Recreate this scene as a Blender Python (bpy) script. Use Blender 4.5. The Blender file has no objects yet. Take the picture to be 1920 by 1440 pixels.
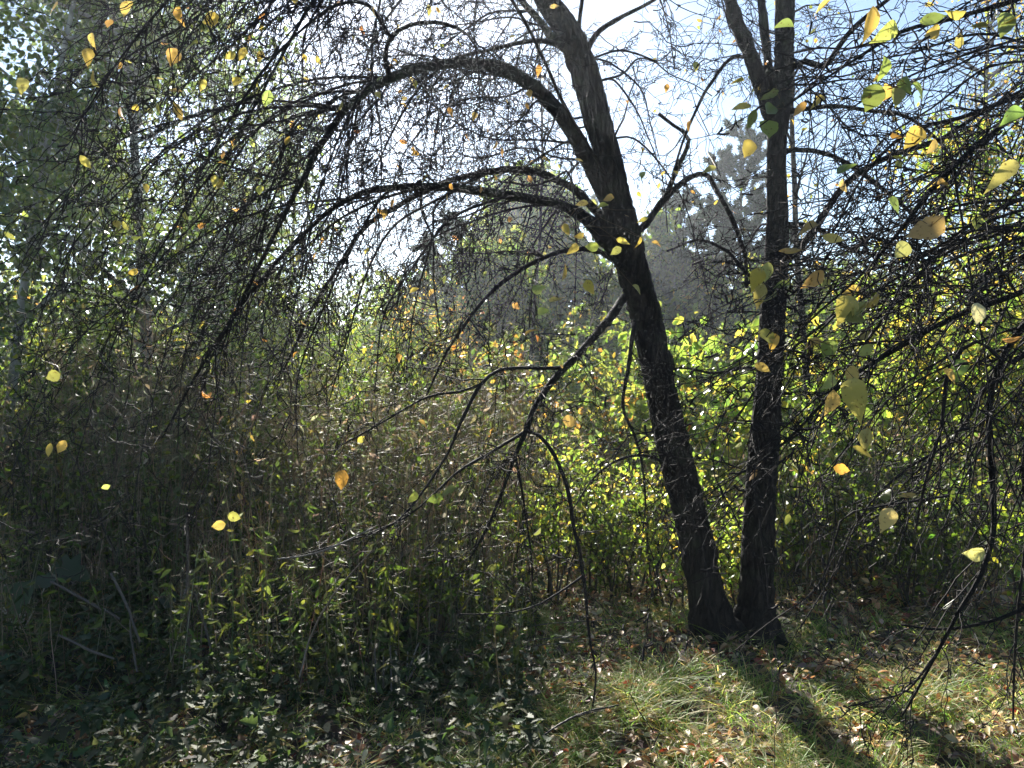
import bpy, math, random
import numpy as np
from mathutils import Vector
R = math.radians
SC = bpy.context.scene
COL = SC.collection

# ------------------------------------------------------------------ camera, sky, sun, exposure
CAM_H, FPX = 1.6, 1500.0
cam = bpy.data.cameras.new('camera'); cam.sensor_width = 36; cam.lens = 36*FPX/1920
cam.clip_start = 0.05; cam.clip_end = 2000
co = bpy.data.objects.new('camera', cam); COL.objects.link(co)
co.location = (0, 0, CAM_H); co.rotation_euler = (R(90), 0, 0)
SC.camera = co
SUN_AZ, SUN_EL = R(-11.0), R(28.0)          # azimuth from +Y, clockwise
w = bpy.data.worlds.new('World'); SC.world = w; w.use_nodes = True
nt = w.node_tree; bg = nt.nodes['Background']
sky = nt.nodes.new('ShaderNodeTexSky'); sky.sky_type = 'NISHITA'; sky.sun_disc = False
sky.sun_elevation = SUN_EL; sky.sun_rotation = SUN_AZ; sky.air_density = 1.0; sky.dust_density = 0.15; sky.ozone_density = 2.0
nt.links.new(sky.outputs[0], bg.inputs[0]); bg.inputs[1].default_value = 0.054
sl = bpy.data.lights.new('sun', 'SUN'); sl.energy = 5.0; sl.angle = R(0.53); sl.color = (1, .95, .86)
so = bpy.data.objects.new('sun', sl); COL.objects.link(so)
TS = Vector((math.sin(SUN_AZ)*math.cos(SUN_EL), math.cos(SUN_AZ)*math.cos(SUN_EL), math.sin(SUN_EL)))
so.rotation_euler = TS.to_track_quat('Z', 'Y').to_euler(); so.location = TS*60
SC.view_settings.view_transform = 'Standard'; SC.view_settings.look = 'None'
SC.view_settings.exposure = 1.88; SC.view_settings.gamma = 1
SC.cycles.max_bounces = 7; SC.cycles.diffuse_bounces = 4; SC.cycles.glossy_bounces = 2
SC.cycles.transmission_bounces = 5; SC.cycles.transparent_max_bounces = 4
SC.cycles.sample_clamp_indirect = 6
SC.render.film_transparent = False

# ------------------------------------------------------------------ helpers
def P(px, py, Y): return np.array([(px-960)/FPX*Y, Y, CAM_H-(py-720)/FPX*Y])
def G(px, py):
    Y = CAM_H*FPX/(py-720); p = P(px, py, Y); p[2] = gz(p[0], p[1]); return p
def gz(x, y):
    x = np.asarray(x, float); y = np.asarray(y, float)
    return -.045+.035*np.sin(x*1.9+.6)*np.sin(y*1.3+1)+.02*np.sin(x*4.3+y*3.1)+.012*np.sin(x*9.1-y*7.3)
def nrm(v): return v/np.maximum(np.linalg.norm(v, axis=-1, keepdims=True), 1e-9)
def sm(x, y, s=0., f=1.):        # smooth pseudo-noise about 0..1
    x = x*f; y = y*f
    return .5+.22*(np.sin(x*1.7+s+1.3*np.sin(y*1.1+s))+np.sin(y*2.3-s*1.7+np.sin(x*1.9)))+.1*np.sin(x*5.1+y*4.3+s*3)

class MB:
    def __init__(s): s.v = []; s.f = []; s.c = []; s.n = 0
    def add(s, V, F, C=None):     # V (n,3) F (m,4) quads   C (m,3)
        V = np.asarray(V, np.float32).reshape(-1, 3); F = np.asarray(F, np.int32).reshape(-1, 4)
        if C is None: C = np.ones((len(F), 3))*.5
        C = np.broadcast_to(np.asarray(C, np.float32), (len(F), 3))
        s.v.append(V); s.f.append(F+s.n); s.c.append(C); s.n += len(V)
    def tubes(s, Pts, Rad, sides=3, col=None):   # Pts (M,K,3) Rad (M,K)
        Pts = np.asarray(Pts, float); M, K, _ = Pts.shape
        if M == 0: return
        T = nrm(np.gradient(Pts, axis=1)); mean = nrm(T.sum(1))
        ref = np.where(np.abs(mean[:, 2:3]) > .8, np.array([[1., .2, 0]]), np.array([[0, .1, 1.]]))[:, None, :]
        U = nrm(np.cross(T, np.broadcast_to(ref, T.shape))); W = np.cross(T, U)
        a = np.arange(sides)*2*math.pi/sides
        V = Pts[:, :, None, :]+Rad[:, :, None, None]*(np.cos(a)[None, None, :, None]*U[:, :, None, :]+np.sin(a)[None, None, :, None]*W[:, :, None, :])
        k = np.arange(K-1)[:, None]; j = np.arange(sides)[None, :]; j2 = (j+1) % sides
        F = np.stack([k*sides+j, k*sides+j2, (k+1)*sides+j2, (k+1)*sides+j], -1).reshape(-1, 4)
        F = F[None]+(np.arange(M)*K*sides)[:, None, None]
        if col is not None: col = np.repeat(np.asarray(col), (K-1)*sides, axis=0)
        s.add(V.reshape(-1, 3), F.reshape(-1, 4), col)
    def ribbons(s, Pts, Wd, side, col=None):     # flat blades  Pts (M,K,3) Wd (M,K) side (M,3)
        M, K, _ = Pts.shape
        V = np.stack([Pts-Wd[..., None]*side[:, None], Pts+Wd[..., None]*side[:, None]], 2)
        k = np.arange(K-1)
        F = np.stack([2*k, 2*k+1, 2*k+3, 2*k+2], -1)[None]+(np.arange(M)*2*K)[:, None, None]
        if col is not None: col = np.repeat(col, K-1, axis=0)
        s.add(V.reshape(-1, 3), F.reshape(-1, 4), col)
    def leaves(s, C, L, N, size, col, asp=.62, shape='oval', fold=.18, curl=.15, rng=None):
        # C centres (M,3) at the petiole end, L long axis, N normal
        M = len(C)
        if M == 0: return
        L = nrm(L); S = nrm(np.cross(N, L)); N = np.cross(L, S)
        if shape == 'oval':  rows = [(0, 0), (.22, .72), (.5, 1.), (.78, .72), (1.05, .04)]
        elif shape == 'round': rows = [(0, 0.15), (.2, .85), (.5, 1.05), (.8, .8), (1.02, .08)]
        elif shape == 'tiny': rows = [(0, .15), (.45, 1.), (1., .1)]
        elif shape == 'lobed': rows = [(0, .25), (.1, 1.05), (.3, .7), (.42, 1.3), (.6, .55), (.72, .7), (1.1, .03)]
        elif shape == 'lance': rows = [(0, .08), (.3, .8), (.6, .85), (1., .03)]
        elif shape == 'fine': rows = [(-.02, .03), (.06, .42), (.16, .76), (.26, .93), (.37, 1.0), (.48, .98), (.60, .88), (.72, .68), (.83, .46), (.93, .22), (1.05, .01)]
        n = len(rows)
        sz = np.asarray(size, float).reshape(-1, 1)*np.ones((M, 1))
        if rng is None: rng = np.random.default_rng(5)
        asp = asp*(1+.18*rng.standard_normal((M, 1))); cu = curl*rng.standard_normal((M, 1))+curl*.6
        fo = fold*(1+.6*rng.standard_normal((M, 1)))
        V = np.zeros((M, n, 3, 3))
        for i, (t, hw) in enumerate(rows):
            mid = C+L*sz*t-N*sz*cu*t*t
            jag = 1+(.05 if n > 8 else .10)*rng.standard_normal((M, 1))
            e = S*sz*hw*asp*.5*jag; up = N*sz*hw*fo*.5
            V[:, i, 0] = mid-e+up; V[:, i, 1] = mid; V[:, i, 2] = mid+e+up
        F = []
        for i in range(n-1):
            F += [[3*i, 3*i+1, 3*i+4, 3*i+3], [3*i+1, 3*i+2, 3*i+5, 3*i+4]]
        F = np.array(F)
        nf = len(F)
        F = F[None]+(np.arange(M)*3*n)[:, None, None]
        col = np.repeat(np.broadcast_to(col, (M, 3)), nf, axis=0)
        s.add(V.reshape(-1, 3), F.reshape(-1, 4), col)
    def build(s, name, mat, parent=None, smooth=True):
        V = np.concatenate(s.v) if s.v else np.zeros((0, 3)); F = np.concatenate(s.f) if s.f else np.zeros((0, 4), int); C = np.concatenate(s.c) if s.c else np.zeros((0, 3))
        me = bpy.data.meshes.new(name)
        off = np.zeros(3)
        if parent is not None and parent.type == 'EMPTY': off = np.array(parent.location)
        elif parent is not None and parent.parent is not None: off = np.array(parent.parent.location)
        elif parent is not None: off = np.array(parent.location)
        me.vertices.add(len(V)); me.vertices.foreach_set('co', (V-off).astype(np.float32).ravel())
        me.loops.add(F.size); me.loops.foreach_set('vertex_index', F.astype(np.int32).ravel())
        me.polygons.add(len(F)); me.polygons.foreach_set('loop_start', np.arange(len(F), dtype=np.int32)*4)
        me.polygons.foreach_set('loop_total', np.full(len(F), 4, np.int32))
        me.update(calc_edges=True)
        if smooth: me.polygons.foreach_set('use_smooth', np.ones(len(F), bool))
        at = me.attributes.new('tone', 'FLOAT_COLOR', 'FACE')
        at.data.foreach_set('color', np.concatenate([C, np.ones((len(C), 1))], 1).astype(np.float32).ravel())
        me.materials.append(mat)
        o = bpy.data.objects.new(name, me); COL.objects.link(o)
        if parent is not None: o.parent = parent
        return o

def tag(o, label=None, cat=None, group=None, kind=None):
    for k, v in (('label', label), ('category', cat), ('group', group), ('kind', kind)):
        if v: o[k] = v
    return o
def thing(name, loc, label, cat, group=None):
    o = bpy.data.objects.new(name, None); COL.objects.link(o); o.location = [float(a) for a in loc]
    o.empty_display_size = .2
    return tag(o, label, cat, group)

def spline(ctrl, step=.06):      # Catmull-Rom over rows of (x,y,z,r)
    c = np.asarray(ctrl, float); c = np.vstack([2*c[0]-c[1], c, 2*c[-1]-c[-2]]); out = []
    for i in range(1, len(c)-2):
        n = max(2, int(np.linalg.norm(c[i+1, :3]-c[i, :3])/step)); t = np.linspace(0, 1, n, endpoint=False)[:, None]
        p0, p1, p2, p3 = c[i-1], c[i], c[i+1], c[i+2]
        out.append(.5*((2*p1)+(-p0+p2)*t+(2*p0-5*p1+4*p2-p3)*t*t+(-p0+3*p1-3*p2+p3)*t**3))
    out.append(c[-2][None]); o = np.vstack(out); o[:, 3] = np.maximum(o[:, 3], .0012); return o
def pxline(rows):                # rows (px,py,Y,radius_px)  ->  (x,y,z,r)
    return [list(P(a, b, Y))+[r*Y/FPX] for a, b, Y, r in rows]
def wob(s, rng, a=.35, b=.05):          # irregular thickness and path
    n = len(s); k = rng.standard_normal((n, 3)); k = (k+np.roll(k, 1, 0)+np.roll(k, 2, 0))/3
    s = s.copy(); s[:, :3] += k*s[:, 3:4]*a; s[:, 3] *= 1+b*rng.standard_normal(n); return s
def grow(rng, S, D, L, K, droop=.0, wig=.25, pull=None):
    S = np.asarray(S, float); D = nrm(np.asarray(D, float)); M = len(S); st = (np.asarray(L)*np.ones(M)/(K-1))[:, None]
    out = np.zeros((M, K, 3)); out[:, 0] = S; p = S.copy()
    for k in range(1, K):
        D = D+wig*rng.standard_normal((M, 3)); D[:, 2] -= droop
        if pull is not None: D += pull
        D = nrm(D); p = p+D*st; out[:, k] = p
    return out
def pick(rng, Pts, n, t0=.15, t1=1.):
    """n random points along random polylines: position, tangent, parameter, index"""
    M, K, _ = Pts.shape; L = np.linalg.norm(np.diff(Pts, axis=1), axis=2).sum(1); L = np.where(np.isfinite(L), L, 0)
    i = rng.choice(M, n, p=L/L.sum()); t = t0+(t1-t0)*rng.random(n); f = t*(K-1); k = np.minimum(f.astype(int), K-2); u = (f-k)[:, None]
    a = Pts[i, k]; b = Pts[i, k+1]
    return a+(b-a)*u, nrm(b-a), t, i
def taper(r0, K, r1=.3):
    return np.asarray(r0).reshape(-1, 1)*np.linspace(1, r1, K)[None]
def jit(rng, pal, n, v=.18):
    pal = np.asarray(pal, float); c = pal[rng.integers(0, len(pal), n)]
    return np.clip(c*(1+v*rng.standard_normal((n, 1)))*(1+.08*rng.standard_normal((n, 3))), .004, .9)

# ------------------------------------------------------------------ materials
def newmat(name):
    m = bpy.data.materials.new(name); m.use_nodes = True; nt = m.node_tree; nt.nodes.clear()
    out = nt.nodes.new('ShaderNodeOutputMaterial'); return m, nt, out
def leafmat(name, trans=.45, rough=.42, tr_gain=2.6, spots=0., spec=.5, warm=(1.15, 1.1, .45)):
    m, nt, out = newmat(name); N = nt.nodes.new; L = nt.links.new
    at = N('ShaderNodeAttribute'); at.attribute_name = 'tone'
    col = at.outputs['Color']
    if spots:
        te = N('ShaderNodeTexCoord'); no = N('ShaderNodeTexNoise'); no.inputs['Scale'].default_value = 95; no.inputs['Detail'].default_value = 3
        L(te.outputs['Object'], no.inputs['Vector'])
        cr = N('ShaderNodeValToRGB'); cr.color_ramp.elements[0].position = .60; cr.color_ramp.elements[1].position = .70
        L(no.outputs[0], cr.inputs[0]); mx = N('ShaderNodeMix'); mx.data_type = 'RGBA'; mx.inputs[7].default_value = (.09, .045, .015, 1)
        mu = N('ShaderNodeMath'); mu.operation = 'MULTIPLY'; mu.inputs[1].default_value = spots
        L(cr.outputs[0], mu.inputs[0]); L(mu.outputs[0], mx.inputs[0]); L(col, mx.inputs[6]); col = mx.outputs[2]
    pb = N('ShaderNodeBsdfPrincipled'); pb.inputs['Roughness'].default_value = rough; pb.inputs['Specular IOR Level'].default_value = spec
    L(col, pb.inputs['Base Color'])
    mv = N('ShaderNodeVectorMath'); mv.operation = 'MULTIPLY'; mv.inputs[1].default_value = tuple(tr_gain*k for k in warm)
    L(col, mv.inputs[0]); tb = N('ShaderNodeBsdfTranslucent'); L(mv.outputs[0], tb.inputs[0])
    mi = N('ShaderNodeMixShader'); mi.inputs[0].default_value = trans
    L(pb.outputs[0], mi.inputs[1]); L(tb.outputs[0], mi.inputs[2]); L(mi.outputs[0], out.inputs[0])
    return m
def barkmat(name, c1, c2, scale=14, bump=.6, stretch=.22, moss=0., rough=.85, spec=.3):
    m, nt, out = newmat(name); N = nt.nodes.new; L = nt.links.new
    te = N('ShaderNodeTexCoord'); mp = N('ShaderNodeMapping'); mp.inputs['Scale'].default_value = (1, 1, stretch)
    L(te.outputs['Object'], mp.inputs[0])
    no = N('ShaderNodeTexNoise'); no.inputs['Scale'].default_value = scale*2.2; no.inputs['Detail'].default_value = 8; no.inputs['Roughness'].default_value = .7
    vo = N('ShaderNodeTexVoronoi'); vo.feature = 'DISTANCE_TO_EDGE'; vo.inputs['Scale'].default_value = scale*1.5
    ad = N('ShaderNodeVectorMath'); ad.operation = 'ADD'; sc = N('ShaderNodeVectorMath'); sc.operation = 'SCALE'; sc.inputs['Scale'].default_value = .05
    L(mp.outputs[0], no.inputs['Vector']); L(no.outputs['Color'], sc.inputs[0]); L(mp.outputs[0], ad.inputs[0]); L(sc.outputs[0], ad.inputs[1]); L(ad.outputs[0], vo.inputs['Vector'])
    mr = N('ShaderNodeMapRange'); mr.inputs['From Max'].default_value = .25; L(vo.outputs['Distance'], mr.inputs[0])
    mu = N('ShaderNodeMath'); mu.operation = 'MULTIPLY'; L(mr.outputs[0], mu.inputs[0]); L(no.outputs[0], mu.inputs[1])
    mx = N('ShaderNodeMix'); mx.data_type = 'RGBA'; mx.inputs[6].default_value = (*c1, 1); mx.inputs[7].default_value = (*c2, 1)
    L(mu.outputs[0], mx.inputs[0]); col = mx.outputs[2]
    if moss:
        n2 = N('ShaderNodeTexNoise'); n2.inputs['Scale'].default_value = 5; n2.inputs['Detail'].default_value = 6; L(te.outputs['Object'], n2.inputs['Vector'])
        cr = N('ShaderNodeValToRGB'); cr.color_ramp.elements[0].position = .52; cr.color_ramp.elements[1].position = .66; L(n2.outputs[0], cr.inputs[0])
        m3 = N('ShaderNodeMath'); m3.operation = 'MULTIPLY'; m3.inputs[1].default_value = moss; L(cr.outputs[0], m3.inputs[0])
        m2 = N('ShaderNodeMix'); m2.data_type = 'RGBA'; m2.inputs[7].default_value = (.07, .085, .05, 1); L(m3.outputs[0], m2.inputs[0]); L(col, m2.inputs[6]); col = m2.outputs[2]
    pb = N('ShaderNodeBsdfPrincipled'); pb.inputs['Roughness'].default_value = rough; pb.inputs['Specular IOR Level'].default_value = spec
    L(col, pb.inputs['Base Color'])
    bu = N('ShaderNodeBump'); bu.inputs['Strength'].default_value = bump; bu.inputs['Distance'].default_value = .02
    L(mu.outputs[0], bu.inputs['Height']); L(bu.outputs[0], pb.inputs['Normal']); L(pb.outputs[0], out.inputs[0])
    return m
M_bark = barkmat('bark_apple', (.006, .0055, .005), (.062, .05, .043), 17, 2., moss=.4)
M_twig = barkmat('bark_twig', (.013, .011, .011), (.045, .038, .035), 40, .3, 1, rough=.75, spec=.18)
M_pale = barkmat('bark_aspen', (.16, .17, .15), (.40, .41, .37), 6, .4, .5)
M_dark = barkmat('bark_far', (.03, .026, .022), (.09, .08, .065), 8, .5)
M_leaf = leafmat('leaf_apple', .5, .42, 1.25, spots=.8, warm=(1.05, 1.0, .7))
M_green = leafmat('leaf_green', .42, .46, 3.0, spec=.35, warm=(1.12,1.06,.55))
M_aspen = leafmat('leaf_aspen', .36, .33, 2.6)
M_cover = leafmat('leaf_cover', .35, .62, 2.0, spec=.22, warm=(1.1, 1.1, .6))
M_far = leafmat('leaf_far', .45, .7, 3.2, spec=.1, warm=(1.1, 1.05, .6))
M_thick = leafmat('leaf_thicket', .5, .36, 3.1, warm=(1.12, 1.0, .75))
M_needle = leafmat('needles', .15, .6, 1.5, spec=.2)
M_grass = leafmat('grass_blades', .48, .55, 2.6, spec=.2, warm=(1.1, 1.1, .6))
M_litter = leafmat('dry_leaves', .28, .5, 1.3, spots=.5, warm=(1.1, .95, .7))
M_stalk = leafmat('dry_stalks', .35, .55, 2.2, spec=.25, warm=(1.1, 1, .8))

def groundmat():
    m, nt, out = newmat('forest_soil'); N = nt.nodes.new; L = nt.links.new
    te = N('ShaderNodeTexCoord'); n1 = N('ShaderNodeTexNoise'); n1.inputs['Scale'].default_value = 3; n1.inputs['Detail'].default_value = 10; n1.inputs['Roughness'].default_value = .75
    L(te.outputs['Object'], n1.inputs['Vector'])
    vo = N('ShaderNodeTexVoronoi'); vo.inputs['Scale'].default_value = 28; L(te.outputs['Object'], vo.inputs['Vector'])
    cr = N('ShaderNodeValToRGB'); e = cr.color_ramp.elements; e[0].position = .3; e[0].color = (.018, .014, .01, 1); e[1].position = .7; e[1].color = (.10, .07, .045, 1)
    L(n1.outputs[0], cr.inputs[0]); mx = N('ShaderNodeMix'); mx.data_type = 'RGBA'; mx.blend_type = 'MULTIPLY'; mx.inputs[0].default_value = .6
    L(cr.outputs[0], mx.inputs[6]); L(vo.outputs['Color'], mx.inputs[7])
    pb = N('ShaderNodeBsdfPrincipled'); pb.inputs['Roughness'].default_value = .9; L(mx.outputs[2], pb.inputs['Base Color'])
    bu = N('ShaderNodeBump'); bu.inputs['Strength'].default_value = .8; bu.inputs['Distance'].default_value = .03; L(n1.outputs[0], bu.inputs['Height']); L(bu.outputs[0], pb.inputs['Normal'])
    L(pb.outputs[0], out.inputs[0]); return m

# ------------------------------------------------------------------ ground
def grid(mb, xs, ys, zf):
    X, Y = np.meshgrid(xs, ys); V = np.stack([X, Y, zf(X, Y)], -1).reshape(-1, 3); nx = len(xs)
    i, j = np.meshgrid(np.arange(len(xs)-1), np.arange(len(ys)-1)); a = (j*nx+i).ravel()
    mb.add(V, np.stack([a, a+1, a+nx+1, a+nx], -1))
mb = MB()
xs = np.concatenate([np.linspace(-150, -14, 12), np.linspace(-12, 12, 170), np.linspace(14, 150, 12)])
ys = np.concatenate([np.linspace(-60, -4, 8), np.linspace(-2, 14, 130), np.linspace(16, 150, 16)])
grid(mb, xs, ys, gz)
tag(mb.build('ground', groundmat()), kind='structure')

# ------------------------------------------------------------------ the old fruit trees
YEL = [(.48, .38, .10), (.44, .33, .10), (.40, .38, .12), (.34, .36, .11)]
ORA = [(.50, .28, .08), (.42, .25, .09), (.52, .38, .13)]
OLI = [(.16, .20, .06), (.13, .17, .05), (.20, .24, .07)]
class AppleTree:
    def __init__(s, loc, label, seed):
        s.root = thing('apple_tree', loc, label, 'tree'); s.rng = np.random.default_rng(seed); s.fine = 1.; s.wig = .22; s.skel = []; s.fol = MB()
    def trunk(s, rows, flare=True):
        c = pxline(rows); c = [[q[0], q[1], q[2], q[3]*.87] for q in c]; sp = spline(c, .025)
        if flare:
            z = sp[:, 2]; sp[:, 3] *= 1+.6*np.exp(-np.maximum(z, 0)/.13)
        sp = wob(sp, s.rng, .03, 0)
        mb = MB(); mb.tubes(sp[None, :, :3], sp[None, :, 3], 40); s.trunk_o = mb.build('trunk', M_bark, s.root); s.skel.append(sp[:, :3]); s.T = sp
        # lumpy trunk surface
        me = s.trunk_o.data; n = len(me.vertices); v = np.zeros(n*3, np.float32); me.vertices.foreach_get('co', v); v = v.reshape(-1, 3)
        ctr = np.repeat(sp[:, :3]-np.array(s.root.location), 40, 0); d = v-ctr; a = np.tile(np.arange(40)/40*2*np.pi, len(sp)); zz = ctr[:, 2]
        f = 1+.05*np.sin(3*a+zz*1.3)+.03*np.sin(5*a-zz*2.1+1)+.02*np.sin(zz*9+2*a)+.03*s.rng.standard_normal(n)
        f += .035*(1-2*np.abs(np.sin(7*a+1.1*np.sin(zz*6)+.7*np.sin(zz*17+a*2)))); f += .30*np.exp(-np.maximum(zz, 0)/.16)*np.sin(5*a+.5)
        for kz, ka, kr in ((.55, 4.2, .2), (1.2, 5.1, .16), (1.75, 4.6, .22), (.95, 3.6, .13)): f += kr*np.exp(-((zz-kz)/.05)**2-((np.angle(np.exp(1j*(a-ka))))/.45)**2)
        me.vertices.foreach_set('co', (ctr+d*f[:, None]).astype(np.float32).ravel())
    def limb(s, rows, dens=1., bias=(0, 0, 0), droop=.10, t0=.12, sub=(.35, 1.1), l2=1., leafn=0, pal=YEL, lsize=.05, name='branch'):
        rng = s.rng; rows = [(a, b, c, max(d*(.64 if d < 17 or s.root.location.x > 3 else .8), 1.)) for a, b, c, d in rows]
        sp = wob(spline(pxline(rows), .045), rng, .3 if rows[0][3] < 11 else .12, .06); L = np.linalg.norm(np.diff(sp[:, :3], axis=0), axis=1).sum()
        mb = MB(); mb.tubes(sp[None, :, :3], sp[None, :, 3], 9); br = mb.build(name, M_bark if rows[0][3]*rows[0][2]/FPX > .012 else M_twig, s.root)
        s.skel.append(sp[:, :3])
        n1 = max(3, int(L*8.4*dens)); base = sp[None, :, :3]
        p, t, u, _ = pick(rng, base, n1, t0, 1.)
        rr = np.interp(u*(len(sp)-1), np.arange(len(sp)), sp[:, 3])
        D = nrm(t*.7+.75*rng.standard_normal((n1, 3))+np.array(bias)); ln = rng.uniform(*sub, n1)*(1-.35*u)
        A = grow(rng, p, D, ln, 11, droop*.7, s.wig, pull=np.array(bias)*.12)
        mb = MB(); r1 = np.minimum(rr*.5, rng.uniform(.0026, .0054, n1)*(.55+ln*.45)); r1 = np.maximum(r1, .0021); mb.tubes(A, taper(r1, 11, .42), 5)
        n2 = max(4, int(ln.sum()*9.5*l2*s.fine)); p, t, u, i = pick(rng, A, n2, .06, 1.)
        ln2 = rng.uniform(.08, .42, n2)*(1.15-.5*u)
        B = grow(rng, p, nrm(t*.8+.7*rng.standard_normal((n2, 3))+np.array(bias)*.5), ln2, 7, droop*.8, .3)
        mb.tubes(B, taper(rng.uniform(.0017, .0029, n2), 7, .55), 3)
        n3 = max(3, int(ln2.sum()*11)); p, t, u, i = pick(rng, B, n3, .1, 1.)
        C = grow(rng, p, nrm(t*.5+.8*rng.standard_normal((n3, 3))), rng.uniform(.015, .085, n3), 4, 0, .35)
        mb.tubes(C, taper(rng.uniform(.0014, .0023, n3), 4, 1.1), 3)
        # short knobbly spurs on the thicker wood
        n4 = int(ln.sum()*7+L*10); p, t, u, i = pick(rng, A, n4, .03, 1.)
        Dd = grow(rng, p, nrm(t*.2+rng.standard_normal((n4, 3))), rng.uniform(.012, .045, n4), 3, 0, .35)
        mb.tubes(Dd, taper(rng.uniform(.0018, .0034, n4), 3, 1.25), 4)
        mb.build('twig_spray', M_twig, br)
        s.skel += [A.reshape(-1, 3), B.reshape(-1, 3)]
        leafn = int(leafn*.45)
        if leafn:
            p, t, u, i = pick(rng, B, leafn, .5, 1.); hang = nrm(t*.5+np.array([0, 0, -.5])+.6*rng.standard_normal((leafn, 3)))
            s.fol.leaves(p, hang, nrm(rng.standard_normal((leafn, 3))+np.array([0, -.8, .3])), rng.uniform(.7, 1.25, leafn)*lsize, jit(rng, pal, leafn), .6, 'oval', .25, .25, rng)
    def leaf(s, px, py, Y, size, ang, col, face=1.):
        """one leaf where the photo shows one; its stalk ties it to the nearest twig"""
        rng = s.rng; c = P(px, py, Y); a = R(ang)
        Lx = np.array([math.cos(a), .25*rng.standard_normal(), math.sin(a)]); st = c-Lx*size*.5
        if not isinstance(s.skel, np.ndarray): s.skel = np.concatenate(s.skel)
        d = np.linalg.norm(s.skel-st, axis=1); q = s.skel[d.argmin()]
        K = 7; tt = np.linspace(0, 1, K)[:, None]; path = q+(st-q)*tt; path[:, 2] += .12*np.linalg.norm(st-q)*np.sin(tt[:, 0]*math.pi)
        path[1:-1] += .012*rng.standard_normal((K-2, 3)); s.stalk = getattr(s, 'stalk', []); s.stalk.append(path)
        N = np.array([0, -1, 0])*face+.7*rng.standard_normal(3)+np.array([0, 0, .35])
        s.fol.leaves(st[None], Lx[None], N[None], size*1.0, jit(rng, [col], 1, .1), rng.uniform(.55, .75), 'fine', .3, .35, rng)
    def done(s):
        if getattr(s, 'stalk', None):
            A = np.array(s.stalk); s.fol.tubes(A, taper(np.full(len(A), .0012), 7, .8), 3, np.tile([[.10, .07, .04]], (len(A), 1)))
        if s.fol.n: s.fol.build('foliage', M_leaf, s.root)


def fan(T, seed, starts, ends, Y0, Y1, r0, dens, bias, arch, sub, pal, leafn, lsize=.045):
    rg = np.random.default_rng(seed)
    for i, (ex, ey) in enumerate(ends):
        sx, sy = starts[i % len(starts)]; Ya = rg.uniform(*Y0); Yb = rg.uniform(*Y1); rows = []
        for t in (0, .18, .38, .6, .8, 1.):
            x = sx+(ex-sx)*(1-(1-t)**1.35); y = sy+(ey-sy)*t**1.5-arch*math.sin(math.pi*t)
            rows.append((x+rg.normal(0, 9)*(t > 0), y+rg.normal(0, 9)*(t > 0), Ya+(Yb-Ya)*t, r0*.72*(1-.7*t)))
        T.limb(rows, dens, bias, .08, .12, sub, .8, leafn, pal, lsize)
LB = (-.30, -.05, -.16)
A = AppleTree(G(1345, 1195), 'dark leaning apple tree with long limbs arching left, left trunk of the close pair', 11)
A.trunk([(1350, 1225, 5.1, 40), (1340, 1180, 5.1, 38), (1322, 1110, 5.1, 36), (1300, 1000, 5.1, 35), (1275, 900, 5.08, 35), (1252, 800, 5.05, 34), (1232, 700, 5, 33), (1212, 600, 5, 33), (1192, 520, 4.95, 34),
         (1172, 440, 4.9, 33), (1156, 370, 4.9, 31), (1142, 300, 4.85, 29), (1120, 220, 4.8, 29), (1095, 130, 4.8, 30), (1066, 60, 4.75, 28), (1025, 0, 4.7, 24), (960, -110, 4.6, 17), (900, -260, 4.4, 10)])
A.limb([(1165, 420, 4.9, 24), (1125, 345, 4.85, 20), (1085, 270, 4.75, 19), (1045, 205, 4.65, 18), (995, 158, 4.5, 17), (945, 130, 4.4, 17), (895, 118, 4.3, 15), (845, 118, 4.2, 15), (790, 128, 4.1, 14), (735, 145, 4, 14), (690, 170, 3.95, 12),
        (648, 205, 3.9, 11), (600, 275, 3.85, 9), (560, 350, 3.8, 8), (510, 450, 3.8, 6), (450, 570, 3.75, 5), (390, 680, 3.7, 3)], 1.4, LB, .12, .25, (.4, 1.3), 1.1, 50, ORA+YEL, .045)
A.limb([(1175, 500, 4.95, 20), (1110, 420, 4.8, 17), (1050, 385, 4.7, 15), (980, 370, 4.6, 14), (900, 358, 4.5, 13), (820, 350, 4.4, 12), (740, 352, 4.3, 10), (670, 365, 4.2, 9), (600, 410, 4.1, 7), (520, 490, 4, 6), (440, 590, 3.95, 5), (370, 700, 3.9, 4), (310, 810, 3.9, 3)], 1.2, LB, .12, .2, (.35, 1.1), 1., 20, ORA, .045)
A.limb([(1165, 460, 4.95, 16), (1100, 375, 5.1, 13), (1040, 335, 5.2, 11), (975, 318, 5.2, 11), (900, 325, 5.1, 9), (830, 345, 5, 8), (760, 378, 4.9, 8), (690, 420, 4.9, 7), (640, 490, 4.8, 5), (580, 590, 4.8, 4), (530, 700, 4.8, 3)], 1.5, LB, .12, .2, (.35, 1.1), 1., 15, ORA, .045)
A.limb([(1075, 95, 4.75, 14), (1040, 80, 4.6, 9), (1000, 76, 4.5, 7), (950, 85, 4.4, 6), (900, 98, 4.35, 5), (850, 112, 4.2, 5), (790, 160, 4.1, 4), (740, 240, 4.1, 3), (700, 330, 4, 2)], 1.7, (-.2, 0, -.2), .08, .15, (.3, .9), 1., 14, ORA, .045)
A.limb([(1070, 100, 4.75, 15), (1030, 62, 4.7, 12), (1000, 25, 4.6, 10), (965, -15, 4.5, 9), (880, -80, 4.3, 8), (780, -110, 4.1, 7), (680, -80, 3.9, 6), (590, 0, 3.7, 5), (520, 120, 3.6, 4), (440, 270, 3.5, 3)], 1.3, (-.3, 0, -.35), .13, .2, (.4, 1.3), 1.1, 46, YEL+ORA, .048)
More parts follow.
